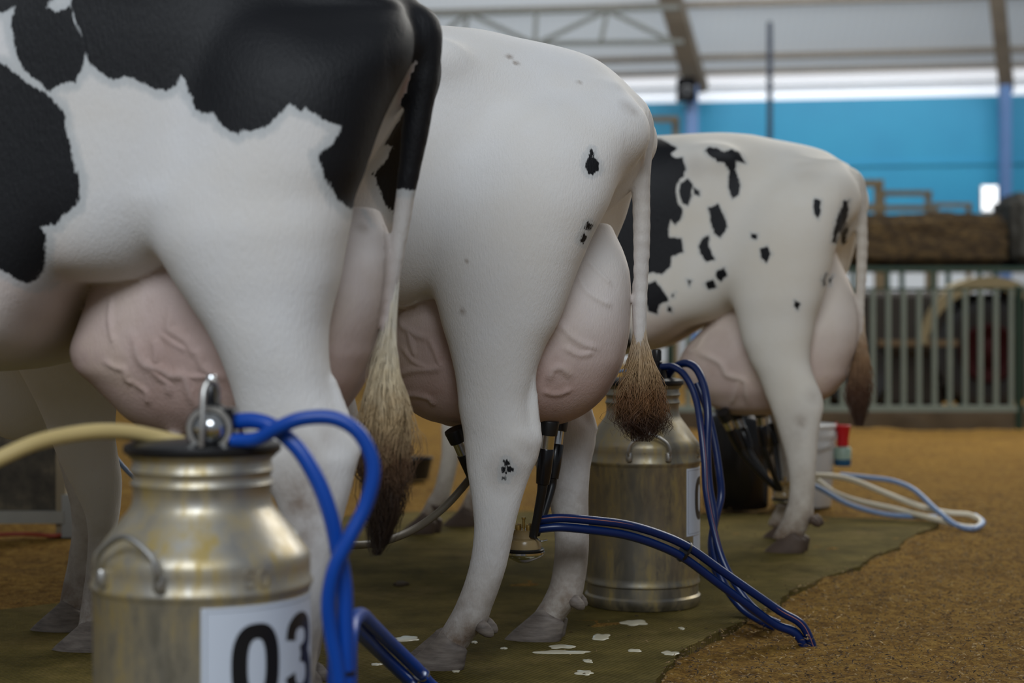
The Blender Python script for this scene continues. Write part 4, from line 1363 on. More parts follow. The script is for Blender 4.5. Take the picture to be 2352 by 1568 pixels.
hose('air_hose', [(1520, 842, 4.93), (1548, 843, 4.9), (1576, 866, 4.87), (1598, 915, 4.84), (1610, 985, 4.8), (1618, 1060, 4.77), (1622, 1130, 4.75), (1638, 1210, 4.73), (1662, 1290, 4.7), (1705, 1365, 4.66), (1750, 1412, 4.64), (1790, 1432, 4.62)], 0.0098, M['blue_dark'], 'red-striped blue hose arching low from the farther milk can lid and down beside it', 'hose', 'blue air hoses', stripe=(0.004, -0.0085, 0))
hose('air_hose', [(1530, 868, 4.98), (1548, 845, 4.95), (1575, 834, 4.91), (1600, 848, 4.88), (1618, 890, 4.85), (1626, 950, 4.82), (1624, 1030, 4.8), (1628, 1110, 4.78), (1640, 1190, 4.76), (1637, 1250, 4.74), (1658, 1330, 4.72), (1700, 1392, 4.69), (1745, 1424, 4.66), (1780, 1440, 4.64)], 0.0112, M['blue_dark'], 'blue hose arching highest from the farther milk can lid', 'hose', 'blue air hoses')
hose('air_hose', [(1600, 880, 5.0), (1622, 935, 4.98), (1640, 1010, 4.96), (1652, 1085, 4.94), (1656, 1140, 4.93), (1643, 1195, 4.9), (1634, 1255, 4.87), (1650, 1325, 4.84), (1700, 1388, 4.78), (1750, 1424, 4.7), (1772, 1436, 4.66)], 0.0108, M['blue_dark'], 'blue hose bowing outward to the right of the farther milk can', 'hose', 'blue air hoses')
hose('air_tube', [(1390, 862, 4.92), (1420, 853, 4.91), (1450, 850, 4.92), (1490, 850, 4.94)], 0.0045, M['blue_pale'], 'thin light blue tube across the farther milk can lid', 'tube')
hose('air_tube', [(255, 1035, 4.9), (280, 1068, 4.9), (310, 1098, 4.9), (350, 1130, 4.92)], 0.0065, M['blue_pale'], 'thin pale blue tube sloping down behind the near milk can', 'tube')
# pale loop on the sawdust
wl = [(1830, 1095, 7.15), (1880, 1092, 7.1), (1950, 1100, 7.1), (2040, 1135, 7.1), (2120, 1165, 7.05), (2180, 1178, 7.0), (2225, 1182, 6.98), (2252, 1196, 6.93), (2244, 1210, 6.86), (2205, 1208, 6.85), (2150, 1193, 6.95), (2060, 1170, 7.1), (1970, 1150, 7.2), (1915, 1130, 7.25), (1880, 1105, 7.28), (1850, 1085, 7.3)]
hose('milk_hose', wl, 0.0115, M['white_hose'], 'cream white hose looping out over the sawdust at right')
bl_ = [(1850, 1105, 7.2), (1890, 1125, 7.15), (1950, 1158, 7.1), (2030, 1180, 7.05), (2100, 1186, 7.05), (2150, 1187, 7.1)]
hose('air_hose', bl_, 0.0105, M['blue_pale'], 'pale blue hose lying along the mat under the white hose', 'hose')
hose('air_hose', [(1930, 1090, 7.3), (1990, 1096, 7.25), (2050, 1104, 7.2), (2100, 1125, 7.1), (2150, 1170, 6.95), (2195, 1205, 6.85), (2235, 1214, 6.81), (2258, 1200, 6.9), (2240, 1184, 7.0)], 0.0105, M['blue_pale'], 'pale blue hose arching over the white hose loop at right', 'hose')

# ------------------------------------------------------------------ milking claws
def claw(c, k, cups, label, name='milking_claw'):
    t = empty(name, c)
    b = MB().lathe([(r * k, z * k) for r, z in [(0.0, -0.032), (0.014, -0.030), (0.034, -0.020), (0.046, -0.013), (0.049, -0.010)]], 36).build('bowl_base', M['steel'], t)
    MB().lathe([(r * k, z * k) for r, z in [(0.049, -0.010), (0.0505, -0.008), (0.0505, -0.003), (0.047, -0.001)]], 36).build('rim', M['steel'], t)
    MB().lathe([(r * k, z * k) for r, z in [(0.0495, -0.001), (0.0505, 0.002), (0.048, 0.005)]], 36).build('gasket', M['rubber'], t)
    MB().lathe([(r * k, z * k) for r, z in [(0.043, 0.004), (0.0425, 0.022), (0.039, 0.027), (0.028, 0.030), (0.025, 0.046), (0.026, 0.050), (0.0, 0.051)]], 32).build('bowl', M['amber'], t)
    d = MB()
    for i in range(4):
        a = 0.7 + i * 1.571
        d.lathe([(0.006 * k, 0), (0.007 * k, 0.004 * k), (0.006 * k, 0.014 * k), (0.003 * k, 0.016 * k)], 12, (0.018 * k * math.cos(a), 0.018 * k * math.sin(a), 0.048 * k))
    d.lathe([(0.0035 * k, 0), (0.0035 * k, 0.024 * k), (0.005 * k, 0.025 * k), (0.005 * k, 0.030 * k)], 10, (0, 0, 0.05 * k))
    d.build('valve', M['brass'], t)
    for top, bend, q in cups:
        # q: direction of the short tube where it meets the bowl
        a, m_, e = Vector(top) - Vector(c), Vector(bend) - Vector(c), Vector(q) - Vector(c)
        ax = (m_ - a)
        L = ax.length
        u = ax.normalized()
        rot = (-u).to_track_quat('Z', 'Y').to_matrix()
        def P(f):
            return a + u * L * f
        cup = MB().lathe([(0.0, 0.0), (0.0235 * k, 0.0), (0.0245 * k, -0.004), (0.0225 * k, -L * 0.22), (0.019 * k, -L * 0.225)], 28, a, rot).build('teat_cup', M['rubber'], t)
        MB().lathe([(0.0175 * k, -L * 0.22), (0.0175 * k, -L * 0.44)], 28, a, rot).build('sleeve', M['steel'], cup)
        MB().lathe([(0.0182 * k, -L * 0.435), (0.0195 * k, -L * 0.45), (0.0185 * k, -L * 0.8), (0.0160 * k, -L * 0.99), (0.012 * k, -L * 1.0)], 28, a, rot).build('shell', M['blackplastic'], cup)
        MB().tube([P(0.97), P(1.15), P(1.15).lerp(e, 0.55) + Vector((0, 0, -0.006)), e], [0.0125 * k, 0.0115 * k, 0.0105 * k, 0.0105 * k], 14, 8).build('short_tube', M['rubber'], cup)
    tag(t, label, 'milking claw', 'milking claws')
    return t
cC = pix(1203, 1263, 4.22)
def O(x, y, z):
    return cC + Vector((x, y, z))
claw(cC, 1.0, [(pix(1262, 966, 4.17), pix(1246, 1112, 4.18), O(0.022, -0.02, 0.035)), (pix(1284, 958, 4.33), pix(1268, 1100, 4.31), O(0.030, 0.03, 0.035)),
               (pix(1042, 985, 4.18), pix(1098, 1112, 4.215), O(-0.03, 0.018, 0.035)), (pix(1060, 985, 4.36), pix(1110, 1112, 4.33), O(-0.028, 0.03, 0.035))],
     'milking claw with amber bowl and black teat cups hanging under the middle cow')
MB().tube([O(0.028, -0.028, 0.032), O(0.04, -0.05, 0.028), O(0.056, -0.045, 0.030)], 0.0022, 8, 6).build('wire_hook', M['steel'], [o for o in bpy.data.objects if o.name.startswith('milking_claw')][0]).location = -cC
cC = pix(1803, 1145, 6.45)
claw(cC, 1.0, [(pix(1745, 938, 6.34), pix(1757, 1025, 6.36), O(-0.02, -0.02, 0.035)), (pix(1770, 935, 6.55), pix(1780, 1020, 6.53), O(-0.012, 0.02, 0.035)), (pix(1660, 945, 6.30), pix(1700, 1030, 6.38), O(-0.03, 0.0, 0.035)), (pix(1690, 945, 6.52), pix(1720, 1030, 6.5), O(-0.03, 0.02, 0.035))],
     'milking claw with amber bowl half hidden behind the far spotted cow\'s hind leg')

# ------------------------------------------------------------------ black can, white bucket, dip cup
c = gnd(1690, 1166)
t = empty('plastic_can', c)
MB().lathe([(0.128, 0.0), (0.136, 0.005), (0.14, 0.02), (0.142, 0.20), (0.142, 0.36), (0.137, 0.385), (0.120, 0.402), (0.095, 0.412), (0.093, 0.44)], 56).build('body', M['blackplastic'], t)
MB().lathe([(0.10, 0.44), (0.104, 0.445), (0.104, 0.465), (0.098, 0.472), (0.0, 0.474)], 48).build('lid', M['blackplastic'], t)
hb = MB()
hb.tube([cyl((0, 0), 0.14, 0.75, 0.30), cyl((0, 0), 0.14, 0.85, 0.31, 0.03), cyl((0, 0), 0.14, 0.95, 0.25, 0.03), cyl((0, 0), 0.14, 1.0, 0.22)], 0.009, 10, 6)
hb.build('handle', M['blackplastic'], t)
cn = MB()
cn.lathe([(0.012, 0), (0.018, 0.008), (0.02, 0.04), (0.014, 0.055), (0.008, 0.06), (0.009, 0.078), (0.005, 0.085)], 20, cyl((0, 0), 0.10, 1.0, 0.385))
cn.build('white_connector', M['whiteplastic'], t)
tag(t, 'glossy black plastic milking can behind the spotted cow\'s udder', 'milk can')

c = gnd(1842, 1160)
t = empty('bucket', c)
MB().lathe([(0.0, 0.004), (0.122, 0.004), (0.124, 0.0), (0.127, 0.004), (0.140, 0.24), (0.1405, 0.255), (0.146, 0.257), (0.1465, 0.275), (0.1425, 0.278), (0.143, 0.300), (0.149, 0.302), (0.1495, 0.322), (0.145, 0.325), (0.1455, 0.345), (0.151, 0.348), (0.151, 0.358), (0.144, 0.36), (0.140, 0.35), (0.122, 0.012), (0.0, 0.010)], 64).build('body', M['whiteplastic'], t)
bl = MB()
bl.tube([cyl((0, 0), 0.15, R(70), 0.33), cyl((0, 0), 0.15, R(52), 0.29, 0.01), cyl((0, 0), 0.148, R(20), 0.25, 0.012), cyl((0, 0), 0.148, R(-20), 0.25, 0.012), cyl((0, 0), 0.15, R(-52), 0.29, 0.01), cyl((0, 0), 0.15, R(-70), 0.33)], 0.0028, 8, 6)
bl.build('handle', M['wire'], t)
tx = MB()
for i in range(5):
    wrap_patch(tx, (0, 0), 0.1385, R(-21), R(-21 + (13, 11, 14, 9, 12)[i]), 0.225 - 0.02 * i, 0.232 - 0.02 * i, 0.001 + 0.0, 5)
tx.build('printed_lines', simple('grey_print', (0.20, 0.19, 0.17), 0.5), t)
tag(t, 'white plastic bucket behind the spotted cow\'s hind leg', 'bucket')
bk = c

c = bk + Vector((0.175, -0.02, 0))
t = empty('dip_cup', c + Vector((0, 0, 0.175)))
MB().lathe([(0.034, 0.0), (0.037, 0.003), (0.037, 0.03)], 32).build('liquid', M['teal'], t)
MB().lathe([(0.037, 0.03), (0.038, 0.075), (0.034, 0.082), (0.02, 0.086)], 32).build('bottle', M['palegreen'], t)
MB().lathe([(0.020, 0.086), (0.026, 0.088), (0.027, 0.12), (0.035, 0.175), (0.037, 0.178), (0.034, 0.18), (0.022, 0.12), (0.0, 0.115)], 32).build('cup', M['red'], t)
hk2 = MB()
hk2.bar((-0.036, 0.004, 0.06), (-0.0365, 0.004, 0.175), 0.012, 0.004)
hk2.bar((-0.036, 0.004, 0.175), (-0.014 - 0.01, 0.004, 0.192), 0.012, 0.004)
hk2.build('hook', M['red'], t)
tag(t, 'red teat dip cup with a blue-green bottle hung on the white bucket', 'dip cup')

# ------------------------------------------------------------------ milk on the mat
def blob(px, py, w_, h_, seed):
    rg = random.Random(seed)
    c = gnd(px, py)
    Y = c.y
    rx = w_ / 2 * Y / F_PX
    ry = (gnd(px, py - h_ / 2).y - gnd(px, py + h_ / 2).y) / 2
    vs, fs = [Vector((0, 0, 0.0024))], []
    n = 60
    am = [(rg.uniform(0, 6.28), rg.uniform(0.03, 0.13)) for _ in range(5)]
    for ring, (f, z) in enumerate(((0.75, 0.0022), (0.95, 0.0014), (1.0, 0.0002))):
        for k in range(n):
            a = 2 * math.pi * k / n
            m_ = 1 + sum(q * math.sin((i + 2) * a + p) for i, (p, q) in enumerate(am))
            vs.append(Vector((rx * f * m_ * math.cos(a), ry * f * m_ * math.sin(a), z)))
    for k in range(n):
        k2 = (k + 1) % n
        fs.append((0, 1 + k, 1 + k2))
        for r_ in range(2):
            fs.append((1 + r_ * n + k, 1 + (r_ + 1) * n + k, 1 + (r_ + 1) * n + k2, 1 + r_ * n + k2))
    o = mesh_obj('milk_splash', vs, fs, M['milk'])
    o.location = c
    return o
SPL = [(934, 1467, 58, 12, 'pale milk splash just left of the middle cow\'s near hind hoof'), (1457, 1430, 58, 13, 'pale milk splash in front of the farther milk can'), (1380, 1463, 42, 14, 'small milk splash right of the middle cow\'s far hind hoof'),
       (1290, 1485, 56, 9, 'oval milk splash above the long streak, below the far hind hoof'), (1287, 1498, 124, 8, 'long thin milk streak on the mat behind the middle cow\'s hoofs'), (1350, 1518, 22, 7, 'tiny round milk drop right of the long milk streak'), (1341, 1545, 44, 10, 'milk splash nearest the bottom edge of the picture'),
       (1047, 1541, 18, 6, 'small milk drop just below the middle cow\'s near hind hoof'), (865, 1526, 24, 6, 'small milk drop beside the slanting blue hose pair'), (1540, 1500, 40, 9, 'milk smear beside the mat edge at lower right'), (1457, 1494, 32, 6, 'thin milk smear left of the mat edge'), (1566, 1443, 12, 6, 'tiny milk drop below the hanging hoses'),
       (1090, 1475, 14, 5, 'tiny milk drop right of the near hind hoof, by its heel'), (1158, 1489, 16, 4, 'tiny milk fleck between the two hind hoofs of the middle cow'), (908, 1485, 12, 4, 'tiny milk fleck below the leftmost milk splash')]
for i, (px, py, w_, h_, lb_) in enumerate(SPL):
    tag(blob(px, py, w_, h_, i), lb_, 'milk splash', 'milk splashes on the mat')
cl = blob(921, 1343, 34, 8, 77)
cl.name = 'dung_clod'
cl.data.materials[0] = simple('dung', (0.06, 0.04, 0.02), 0.9)
cl.scale = (1, 1, 4)
tag(cl, 'small dark clod of dung on the mat left of the middle cow\'s leg', 'dung')

# ------------------------------------------------------------------ arena: wall, roof, posts
WA = R(-10)
WU = Vector((math.cos(WA), math.sin(WA), 0))
WV = Vector((WU.y, -WU.x, 0))          # towards the camera side
W0 = Vector((2.92, 36.0, 0))
def W(u, v, z):
    return W0 + WU * u + WV * v + Vector((0, 0, z))
def wbox(name, mat, u0, u1, v0, v1, z0, z1, parent=None, mb=None):
    m_ = mb or MB()
    vs = [W(u, v, z) for u in (u0, u1) for v in (v0, v1) for z in (z0, z1)]
    m_.add(vs, [(0, 1, 3, 2), (4, 6, 7, 5), (0, 4, 5, 1), (2, 3, 7, 6), (0, 2, 6, 4), (1, 5, 7, 3)])
    return m_.build(name, mat, parent, smooth=False) if name else m_
bw = NT('blue_painted_sheet')
sep = bw.n('SeparateXYZ')
bw.link(bw.co, sep.inputs[0])
lowb = bw.ramp(bw.noise(0.35, 3), [(0.35, (0.0085, 0.245, 0.46)), (0.65, (0.014, 0.30, 0.52))])
bw.set(Base_Color=lowb, Roughness=0.5)
M['bluewall'] = bw.m
M['whitewall'] = simple('white_wall_paint', (0.62, 0.66, 0.70), 0.6, 0, 0.08, 2)
structure(wbox('wall_back', M['bluewall'], -22, 14, -0.3, 0.0, 2.15, 5.36))
structure(wbox('wall_back_lower', M['whitewall'], -22, 14, -0.28, 0.02, -0.05, 2.15))
structure(wbox('trim_1', M['bluewall'], -22, 14, 0.0, 0.05, 3.98, 4.06))
band = MB()
lv = NT('daylight_strip')
lv.set(Base_Color=(0.8, 0.8, 0.82))
lv.b.inputs['Emission Color'].default_value = (0.95, 0.96, 1.0, 1)
lv.b.inputs['Emission Strength'].default_value = 0.38
M['louvre'] = lv.m
structure(wbox('trim_2', M['louvre'], -22, 14, -0.35, -0.30, 5.36, 6.3))
structure(wbox('trim_3', simple('louvre_rail', (0.42, 0.44, 0.46), 0.6), -22, 14, -0.2, -0.12, 5.63, 5.70))

rf = NT('roof_sheet')
wvr = rf.n('TexWave', wave_type='BANDS', bands_direction='X')
wvr.inputs['Scale'].default_value = 1.9
rf.link(rf.co, wvr.inputs['Vector'])
rf.set(Base_Color=rf.mix(wvr.outputs['Fac'], (0.50, 0.53, 0.55), (0.62, 0.65, 0.67)), Roughness=0.6)
rf.bump(wvr.outputs['Fac'], 0.6, 0.02)
rft = rf.n('BsdfTranslucent')
rft.inputs['Color'].default_value = (0.62, 0.66, 0.70, 1)
rfm = rf.n('MixShader')
rfm.inputs[0].default_value = 0.5
rf.link(rf.b.outputs[0], rfm.inputs[1])
rf.link(rft.outputs[0], rfm.inputs[2])
rf.link(rfm.outputs[0], rf.t.nodes['Material Output'].inputs['Surface'])
def roofpt(u, t):
    return W(u, t, 5.98 + 0.72 * t)
ro = MB()
pts = [roofpt(-22, -0.04), roofpt(14, -0.04), roofpt(14, 12), roofpt(-22, 12)]
ro.add(pts, [(0, 3, 2, 1)])
structure(ro.build('ceiling', rf.m, smooth=False))
M['rust'] = simple('rusty_beam', (0.16, 0.135, 0.105), 0.7, 0, 0.3, 3)
M['beamgrey'] = simple('grey_beam', (0.085, 0.088, 0.078), 0.7, 0, 0.2, 3)
for i, (t_, sz) in enumerate(((0.06, 0.10), (0.42, 0.11), (1.62, 0.12), (2.9, 0.12), (4.2, 0.12))):
    a, b = roofpt(-22, t_) - Vector((0, 0, 0.08)), roofpt(14, t_) - Vector((0, 0, 0.08))
    structure(MB().bar(a, b, sz, sz).build('trim_%d' % (4 + i), M['rust'], smooth=False))
def rafter(px0, py0, px1, py1, w_, nm):
    Y0 = 35.2 if px0 < 2000 else 34.2
    a = pix(px0, py0, Y0)
    b = pix(px1, py1, Y0 - 1.55)
    e = b + (b - a) * 3.2
    m_ = MB().bar(a, e, w_, 0.22)
    structure(m_.build(nm, M['rust'], smooth=False))
rafter(1602, 205, 1542, 0, 0.42, 'trim_9')
rafter(2312, 205, 2291, 0, 0.28, 'trim_10')
M['bluecol'] = simple('blue_column_paint', (0.09, 0.18, 0.38), 0.5, 0, 0.1, 3)
for i, (px, Y, w_) in enumerate(((1589, 35.0, 0.24), (2308, 34.0, 0.20))):
    p = pix(px, 232, Y)
    structure(MB().box((p.x, p.y, p.z / 2 + 0.15), (w_, 0.25, p.z + 0.3)).build('trim_%d' % (11 + i), M['bluecol'], smooth=False))
p0 = pix(1768, 50, 33.5)
pole = MB().lathe([(0.055, 0), (0.055, p0.z - 0.1), (0.05, p0.z)], 16, (p0.x, p0.y, 0)).build('trim_13', simple('dark_pole_paint', (0.012, 0.02, 0.04), 0.5), None)
structure(pole)
# lattice girder at left
gd = MB()
GY = 33.0
def gp(x, y):
    return pix(x, y, GY)
gd.bar(gp(940, 34), gp(1560, 17), 0.09, 0.09)
gd.bar(gp(940, 104), gp(1570, 96), 0.09, 0.09)
xs_ = [975, 1075, 1228, 1395, 1545]
for a, b in (((1075, 30), (980, 104)), ((1075, 30), (1230, 102)), ((1230, 102), (1395, 24)), ((1395, 24), (1550, 98)), ((1232, 28), (1228, 102)), ((1395, 24), (1380, 98)), ((1075, 30), (1062, 102))):
    gd.bar(gp(*a), gp(*b), 0.075, 0.075)
structure(gd.build('trim_14', M['beamgrey'], smooth=False))

sp = empty('loudspeaker', pix(1576, 206, 34.6))
MB().box((0, 0, 0), (0.36, 0.3, 0.46)).build('cabinet', simple('matt_black_cabinet', (0.004, 0.004, 0.005), 0.9, 0, 0.1, 5, 0.1), sp, smooth=False, bevel=0.02)
MB().lathe([(0.12, 0.0), (0.13, 0.006), (0.10, 0.012), (0.04, 0.0), (0.0, 0.004)], 24, (0, -0.15, -0.06), Matrix.Rotation(R(90), 3, 'X')).build('driver', M['blackplastic'], sp)
MB().bar((0.15, 0.1, 0.1), (0.15, 0.42, 0.1), 0.05, 0.05).build('bracket', M['rubber'], sp)
tag(sp, 'black loudspeaker on the blue column below the roof edge', 'loudspeaker')
em_ = NT('floodlight_glow')
em_.set(Base_Color=(0.9, 0.9, 0.9))
em_.b.inputs['Emission Color'].default_value = (0.93, 0.97, 1, 1)
em_.b.inputs['Emission Strength'].default_value = 1.15
fl = empty('floodlight', pix(2273, 456, 30.0))
MB().box((0, 0.06, 0), (0.30, 0.12, 0.46)).build('housing', M['wire'], fl, smooth=False, bevel=0.02)
MB().box((0, -0.006, 0), (0.27, 0.012, 0.43)).build('lamp_glass', em_.m, fl, smooth=False)
MB().bar((0, 0.09, -0.2), (0, 0.09, -fl.location.z), 0.06, 0.06).build('stand', M['wire'], fl)
tag(fl, 'bright white floodlight above the hay in front of the blue wall', 'lamp')

# ------------------------------------------------------------------ timber pens, hay, fence, tractor
M['timber'] = simple('weathered_timber', (0.25, 0.20, 0.125), 0.8, 0, 0.3, 6)
def pen(x0, x1, ytop, Y, label, rails=(0, 0.35, 0.7), tw=0.11):
    a, b = pix(x0, ytop, Y), pix(x1, ytop, Y)
    t = empty('timber_frame', ((a.x + b.x) / 2, Y, 0))
    h = a.z
    hw = (b.x - a.x) / 2
    for x in (-hw, hw):
        MB().box((x, 0, h / 2), (tw, tw, h)).build('post', M['timber'], t, smooth=False)
    for r_ in rails:
        MB().box((0, -tw * 0.6, h - tw / 2 - r_), (2 * hw + tw, 0.05, tw)).build('rail', M['timber'], t, smooth=False)
    MB().box((hw, -0.0, h / 2), (tw * 1.1, tw * 0.6, h * 0.98)).build('brace', M['timber'], t, smooth=False)
    tag(t, label, 'timber frame', 'timber pens by the blue wall')
pen(1395, 1552, 268, 27.0, 'brown timber frame seen above the spotted cow\'s shoulder', (0, 1.2), 0.09)
pen(1900, 2018, 413, 25.0, 'tall timber pen frame right beside the spotted cow\'s tail')
pen(2026, 2132, 438, 26.0, 'timber pen frame in the middle behind the hay', (0, 0.22, 0.6), 0.08)
pen(2148, 2225, 466, 27.0, 'low timber pen frame behind the hay, left of the floodlight', (0, 0.3), 0.07)

def bale(x0, x1, y0, y1, Y, depth, label, mat, name='hay_bale'):
    a, b = pix(x0, y1, Y), pix(x1, y0, Y)
    sx, sz = b.x - a.x, b.z - a.z
    bm = bmesh.new()
    bmesh.ops.create_cube(bm, size=1)
    bmesh.ops.scale(bm, vec=(sx, depth, sz), verts=bm.verts)
    bmesh.ops.bevel(bm, geom=bm.edges[:], offset=0.08, segments=3, affect='EDGES')
    bmesh.ops.subdivide_edges(bm, edges=[e for e in bm.edges if e.calc_length() > 0.12], cuts=9, use_grid_fill=True)
    for v in bm.verts:
        if v.co.z > -sz / 2 + 0.05:
            v.co += Vector((random.uniform(-1, 1), random.uniform(-1, 1), random.uniform(-1, 1))) * 0.018
            v.co.z += 0.02 * math.sin(v.co.x * 5.3) * (v.co.z / sz + 0.5)
    me = bpy.data.meshes.new(name)
    bm.to_mesh(me)
    bm.free()
    me.materials.append(mat)
    me.polygons.foreach_set('use_smooth', [True] * len(me.polygons))
    o = bpy.data.objects.new(name, me)
    COL.objects.link(o)
    o.location = ((a.x + b.x) / 2, Y + depth / 2, (a.z + b.z) / 2)
    return o, a.z
hm = NT('hay')
hn = hm.noise(9, 6, 0.75, stretch=(1, 1, 2.2))
hm.set(Base_Color=hm.ramp(hn, [(0.3, (0.022, 0.013, 0.005)), (0.5, (0.062, 0.038, 0.015)), (0.7, (0.22, 0.145, 0.05))]), Roughness=0.95)
hm.bump(hm.noise(22, 6, 0.8), 1.0, 0.05)
tarp = simple('dark_tarpaulin', (0.022, 0.022, 0.019), 0.7, 0, 0.3, 4, bump=0.3)
b1, zr = bale(1915, 2318, 489, 612, 20.0, 0.95, '', hm.m)
tag(b1, 'long brown hay bale lying on the feed rack behind the fence', 'hay bale')
b2, _ = bale(2328, 2470, 438, 612, 20.0, 0.95, '', tarp, 'covered_bale')
tag(b2, 'bale under a dark tarpaulin at the right edge of the picture', 'covered bale')
rk = empty('feed_rack', ((2190 - CX) / F_PX * 20, 20.45, 0))
ex = (2470 - 1900) / F_PX * 20
M['rackgreen'] = simple('dark_green_paint', (0.015, 0.045, 0.035), 0.5)
MB().box((0, 0, zr - 0.025), (ex, 0.95, 0.04)).build('shelf', M['rackgreen'], rk, smooth=False)
for px in (1937, 1960, 2039, 2072, 2144, 2178, 2250, 2286, 2420):
    x = (px - CX) / F_PX * 20 - rk.location.x
    MB().box((x, -0.44, (zr - 0.06) / 2), (0.05, 0.05, zr - 0.06)).build('leg', M['rackgreen'], rk, smooth=False)
    if px in (1937, 2420):
        MB().box((x, 0.44, (zr - 0.06) / 2), (0.05, 0.05, zr - 0.06)).build('leg', M['rackgreen'], rk, smooth=False)
tag(rk, 'dark green feed rack on thin legs carrying the hay bale', 'feed rack')

fy = 13.2
fp = empty('fence_panel', (pix(2100, 900, fy).x, fy, 0))
M['fencebar'] = simple('grey_green_fence_paint', (0.26, 0.31, 0.27), 0.45, 0.2, 0.15, 5)
M['fencegreen'] = simple('dark_green_fence_paint', (0.012, 0.042, 0.024), 0.5)
def fx(px):
    return (px - CX) / F_PX * fy - fp.location.x
zt, zb = pix(0, 664, fy).z, pix(0, 938, fy).z
for k in range(22):
    px = 2323 - 35.35 * k
    MB().lathe([(0.0205, zb), (0.0205, zt)], 14, (fx(px), 0, 0)).build('bar', M['fencebar'], fp)
MB().bar((fx(1540), 0, zb), (fx(2338), 0, zb), 0.045, 0.045).build('rail', M['fencebar'], fp)
MB().bar((fx(1540), 0, zt), (fx(2338), 0, zt), 0.02, 0.02).build('rail', M['fencegreen'], fp)
MB().lathe([(0.028, 0.0), (0.028, zt + 0.02), (0.02, zt + 0.03)], 14, (fx(2340), 0, 0)).build('post', M['fencegreen'], fp)
MB().lathe([(0.028, 0.0), (0.028, zt + 0.02), (0.02, zt + 0.03)], 14, (fx(1540), 0, 0)).build('post', M['fencegreen'], fp)
tag(fp, 'grey-green metal fence panel of upright bars behind the spotted cow', 'fence')
fp2 = empty('fence_panel', (pix(2640, 900, fy).x, fy, 0))
def fx2(px):
    return (px - CX) / F_PX * fy - fp2.location.x
for k in range(12):
    MB().lathe([(0.0205, zb), (0.0205, zt)], 14, (fx2(2360 + 35.35 * k), 0, 0)).build('bar', M['fencebar'], fp2)
for z_ in (zb, zt):
    MB().bar((fx2(2352), 0, z_), (fx2(2770), 0, z_), 0.045, 0.045).build('rail', M['fencebar'], fp2)
MB().lathe([(0.028, 0.0), (0.028, zt + 0.02), (0.02, zt + 0.03)], 14, (fx2(2772), 0, 0)).build('post', M['fencegreen'], fp2)
tag(fp2, 'second fence panel starting right of the dark green post at the picture edge', 'fence')

ty = 16.4
tr = empty('tractor', (pix(2262, 900, ty).x, ty, 0))
def tx_(px):
    return (px - CX) / F_PX * ty - tr.location.x
AXX = Matrix.Rotation(R(90), 3, 'X')
wc = Vector((tx_(2262), 0, 0.52))
tyre = MB().lathe([(0.27, -0.13), (0.40, -0.15), (0.49, -0.14), (0.52, -0.08), (0.52, 0.08), (0.49, 0.14), (0.40, 0.15), (0.27, 0.13)], 48, wc, AXX)
for k in range(22):
    a = 2 * math.pi * k / 22
    tyre.box(wc + Vector((0.52 * math.cos(a), 0, 0.52 * math.sin(a))), (0.05, 0.26, 0.035), Matrix.Rotation(-a, 3, 'Y'))
wh = tyre.build('wheel', M['rubber'], tr)
MB().lathe([(0.28, 0.12), (0.28, 0.15), (0.26, 0.17), (0.14, 0.14), (0.10, 0.16), (0.0, 0.17)], 36, wc, AXX).build('hub', simple('dark_red_hub', (0.018, 0.0015, 0.002), 0.7, 0, 0.2, 10, 0.1), wh)
fd = MB()
arc = [(math.cos(a), math.sin(a)) for a in np.linspace(R(20), R(172), 20)]
vs, fs = [], []
for c_, s_ in arc:
    for rr in (0.60, 0.66 + 0.06 * s_):
        for yy in (-0.2, 0.2):
            vs.append(wc + Vector((rr * c_, yy, rr * s_)))
for i in range(19):
    o_ = 4 * i
    fs += [(o_, o_ + 4, o_ + 5, o_ + 1), (o_ + 2, o_ + 3, o_ + 7, o_ + 6), (o_, o_ + 2, o_ + 6, o_ + 4), (o_ + 1, o_ + 5, o_ + 7, o_ + 3)]
fd.add(vs, fs).build('fender', simple('cream_fender_paint', (0.20, 0.165, 0.09), 0.5), tr)
M['darkmetal'] = simple('grimy_dark_metal', (0.013, 0.010, 0.007), 0.7, 0, 0.4, 6)
hx0, hx1 = tx_(1880), tx_(2180)
MB().box(((hx0 + hx1) / 2, 0.25, 0.80), (hx1 - hx0, 0.75, 0.60)).box(((hx0 + hx1) / 2, 0.25, 0.30), (hx1 - hx0 - 0.1, 0.6, 0.56)).box((tx_(2360), 0.35, 0.58), (1.3, 0.7, 1.0)).box((tx_(2230), 0.35, 0.5), (0.9, 0.3, 0.9)).build('body', M['darkmetal'], tr, smooth=False, bevel=0.05)
MB().box((hx0 + 0.9, -0.14, 0.62), (0.75, 0.05, 0.06)).build('step', simple('tan_step', (0.10, 0.065, 0.03), 0.7), tr)
fw = Vector((tx_(1960), -0.05, 0.34))
MB().lathe([(0.16, -0.10), (0.30, -0.11), (0.34, -0.05), (0.34, 0.05), (0.30, 0.11), (0.16, 0.10), (0.0, 0.06)], 40, fw, AXX).build('wheel', M['rubber'], tr)
tag(tr, 'dark old tractor with a red-hubbed wheel behind the fence', 'tractor')

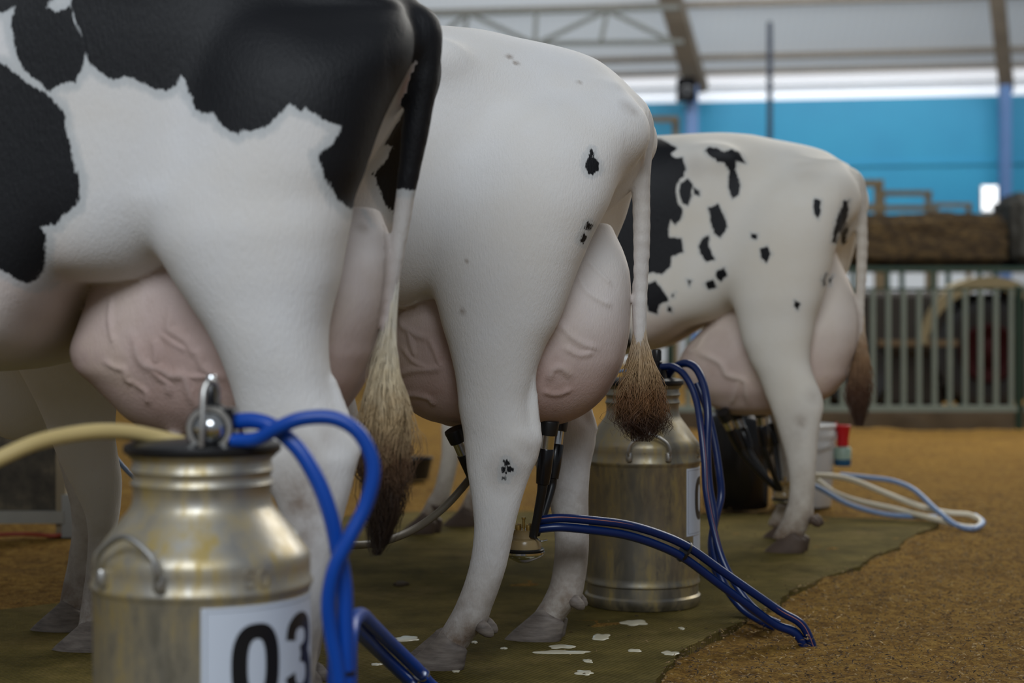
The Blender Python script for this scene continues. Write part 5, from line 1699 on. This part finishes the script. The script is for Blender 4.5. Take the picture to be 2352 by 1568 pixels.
# barrier at the far left, behind the middle cow's forelegs
by = 6.55
bx = pix(-150, 1100, by).x
br = empty('barrier', (bx, by, 0))
def bxx(px):
    return (px - CX) / F_PX * by - bx
bd_ = NT('dark_board')
bd_.set(Base_Color=bd_.ramp(bd_.noise(7, 6, 0.7), [(0.35, (0.030, 0.025, 0.018)), (0.55, (0.075, 0.062, 0.042)), (0.72, (0.19, 0.15, 0.09))]), Roughness=0.85)
MB().box(((bxx(-500) + bxx(135)) / 2, 0.03, 0.30), (bxx(135) - bxx(-500), 0.03, 0.50)).build('board', bd_.m, br, smooth=False)
MB().box(((bxx(-500) + bxx(152)) / 2, -0.02, 0.075), (bxx(152) - bxx(-500), 0.04, 0.045)).build('rail', simple('pale_rail_paint', (0.30, 0.29, 0.25), 0.6), br, smooth=False)
MB().box((bxx(143), 0.0, 0.27), (0.035, 0.05, 0.54)).build('post', M['timber'], br, smooth=False)
MB().box((bxx(162), -0.01, 0.08), (0.05, 0.05, 0.16)).build('foot', simple('pale_foot_paint', (0.28, 0.28, 0.26), 0.6), br, smooth=False)
tag(br, 'dark boarded barrier with a pale bottom rail at the far left', 'barrier')
hose('ground_hose', [gnd(-120, 1232, 0.008), gnd(-20, 1228, 0.008), gnd(60, 1226, 0.008), gnd(120, 1230, 0.008), gnd(160, 1226, 0.008)], 0.008, simple('red_hose', (0.35, 0.06, 0.03), 0.5), 'red hose lying along the foot of the barrier at far left')

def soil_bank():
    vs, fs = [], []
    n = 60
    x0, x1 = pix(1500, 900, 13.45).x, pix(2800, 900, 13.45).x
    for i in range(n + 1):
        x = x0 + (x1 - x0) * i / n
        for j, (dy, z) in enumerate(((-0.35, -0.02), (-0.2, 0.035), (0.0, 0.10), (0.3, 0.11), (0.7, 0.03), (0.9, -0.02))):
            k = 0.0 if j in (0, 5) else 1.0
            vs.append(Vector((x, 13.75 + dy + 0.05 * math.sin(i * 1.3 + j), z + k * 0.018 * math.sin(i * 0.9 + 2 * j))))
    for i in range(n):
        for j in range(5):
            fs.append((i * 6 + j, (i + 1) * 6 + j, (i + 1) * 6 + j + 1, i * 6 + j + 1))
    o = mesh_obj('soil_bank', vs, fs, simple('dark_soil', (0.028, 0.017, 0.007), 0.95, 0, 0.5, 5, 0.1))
    tag(o, 'low bank of dark soil along the foot of the fence', 'soil')
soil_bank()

c = gnd(946, 1100)
t = empty('feed_tub', c)
MB().lathe([(0.0, 0.008), (0.078, 0.008), (0.080, 0.0), (0.086, 0.004), (0.105, 0.10), (0.112, 0.104), (0.112, 0.112), (0.100, 0.11), (0.08, 0.02), (0.0, 0.016)], 36).build('bowl', M['rubber'], t)
MB().tube([(-0.108, 0, 0.10), (-0.13, 0, 0.115), (-0.13, 0, 0.09), (-0.10, 0, 0.07)], 0.006, 8, 6).build('handle', M['rubber'], t)
tag(t, 'small black rubber tub on the sawdust behind the spotted cow\'s forelegs', 'tub')
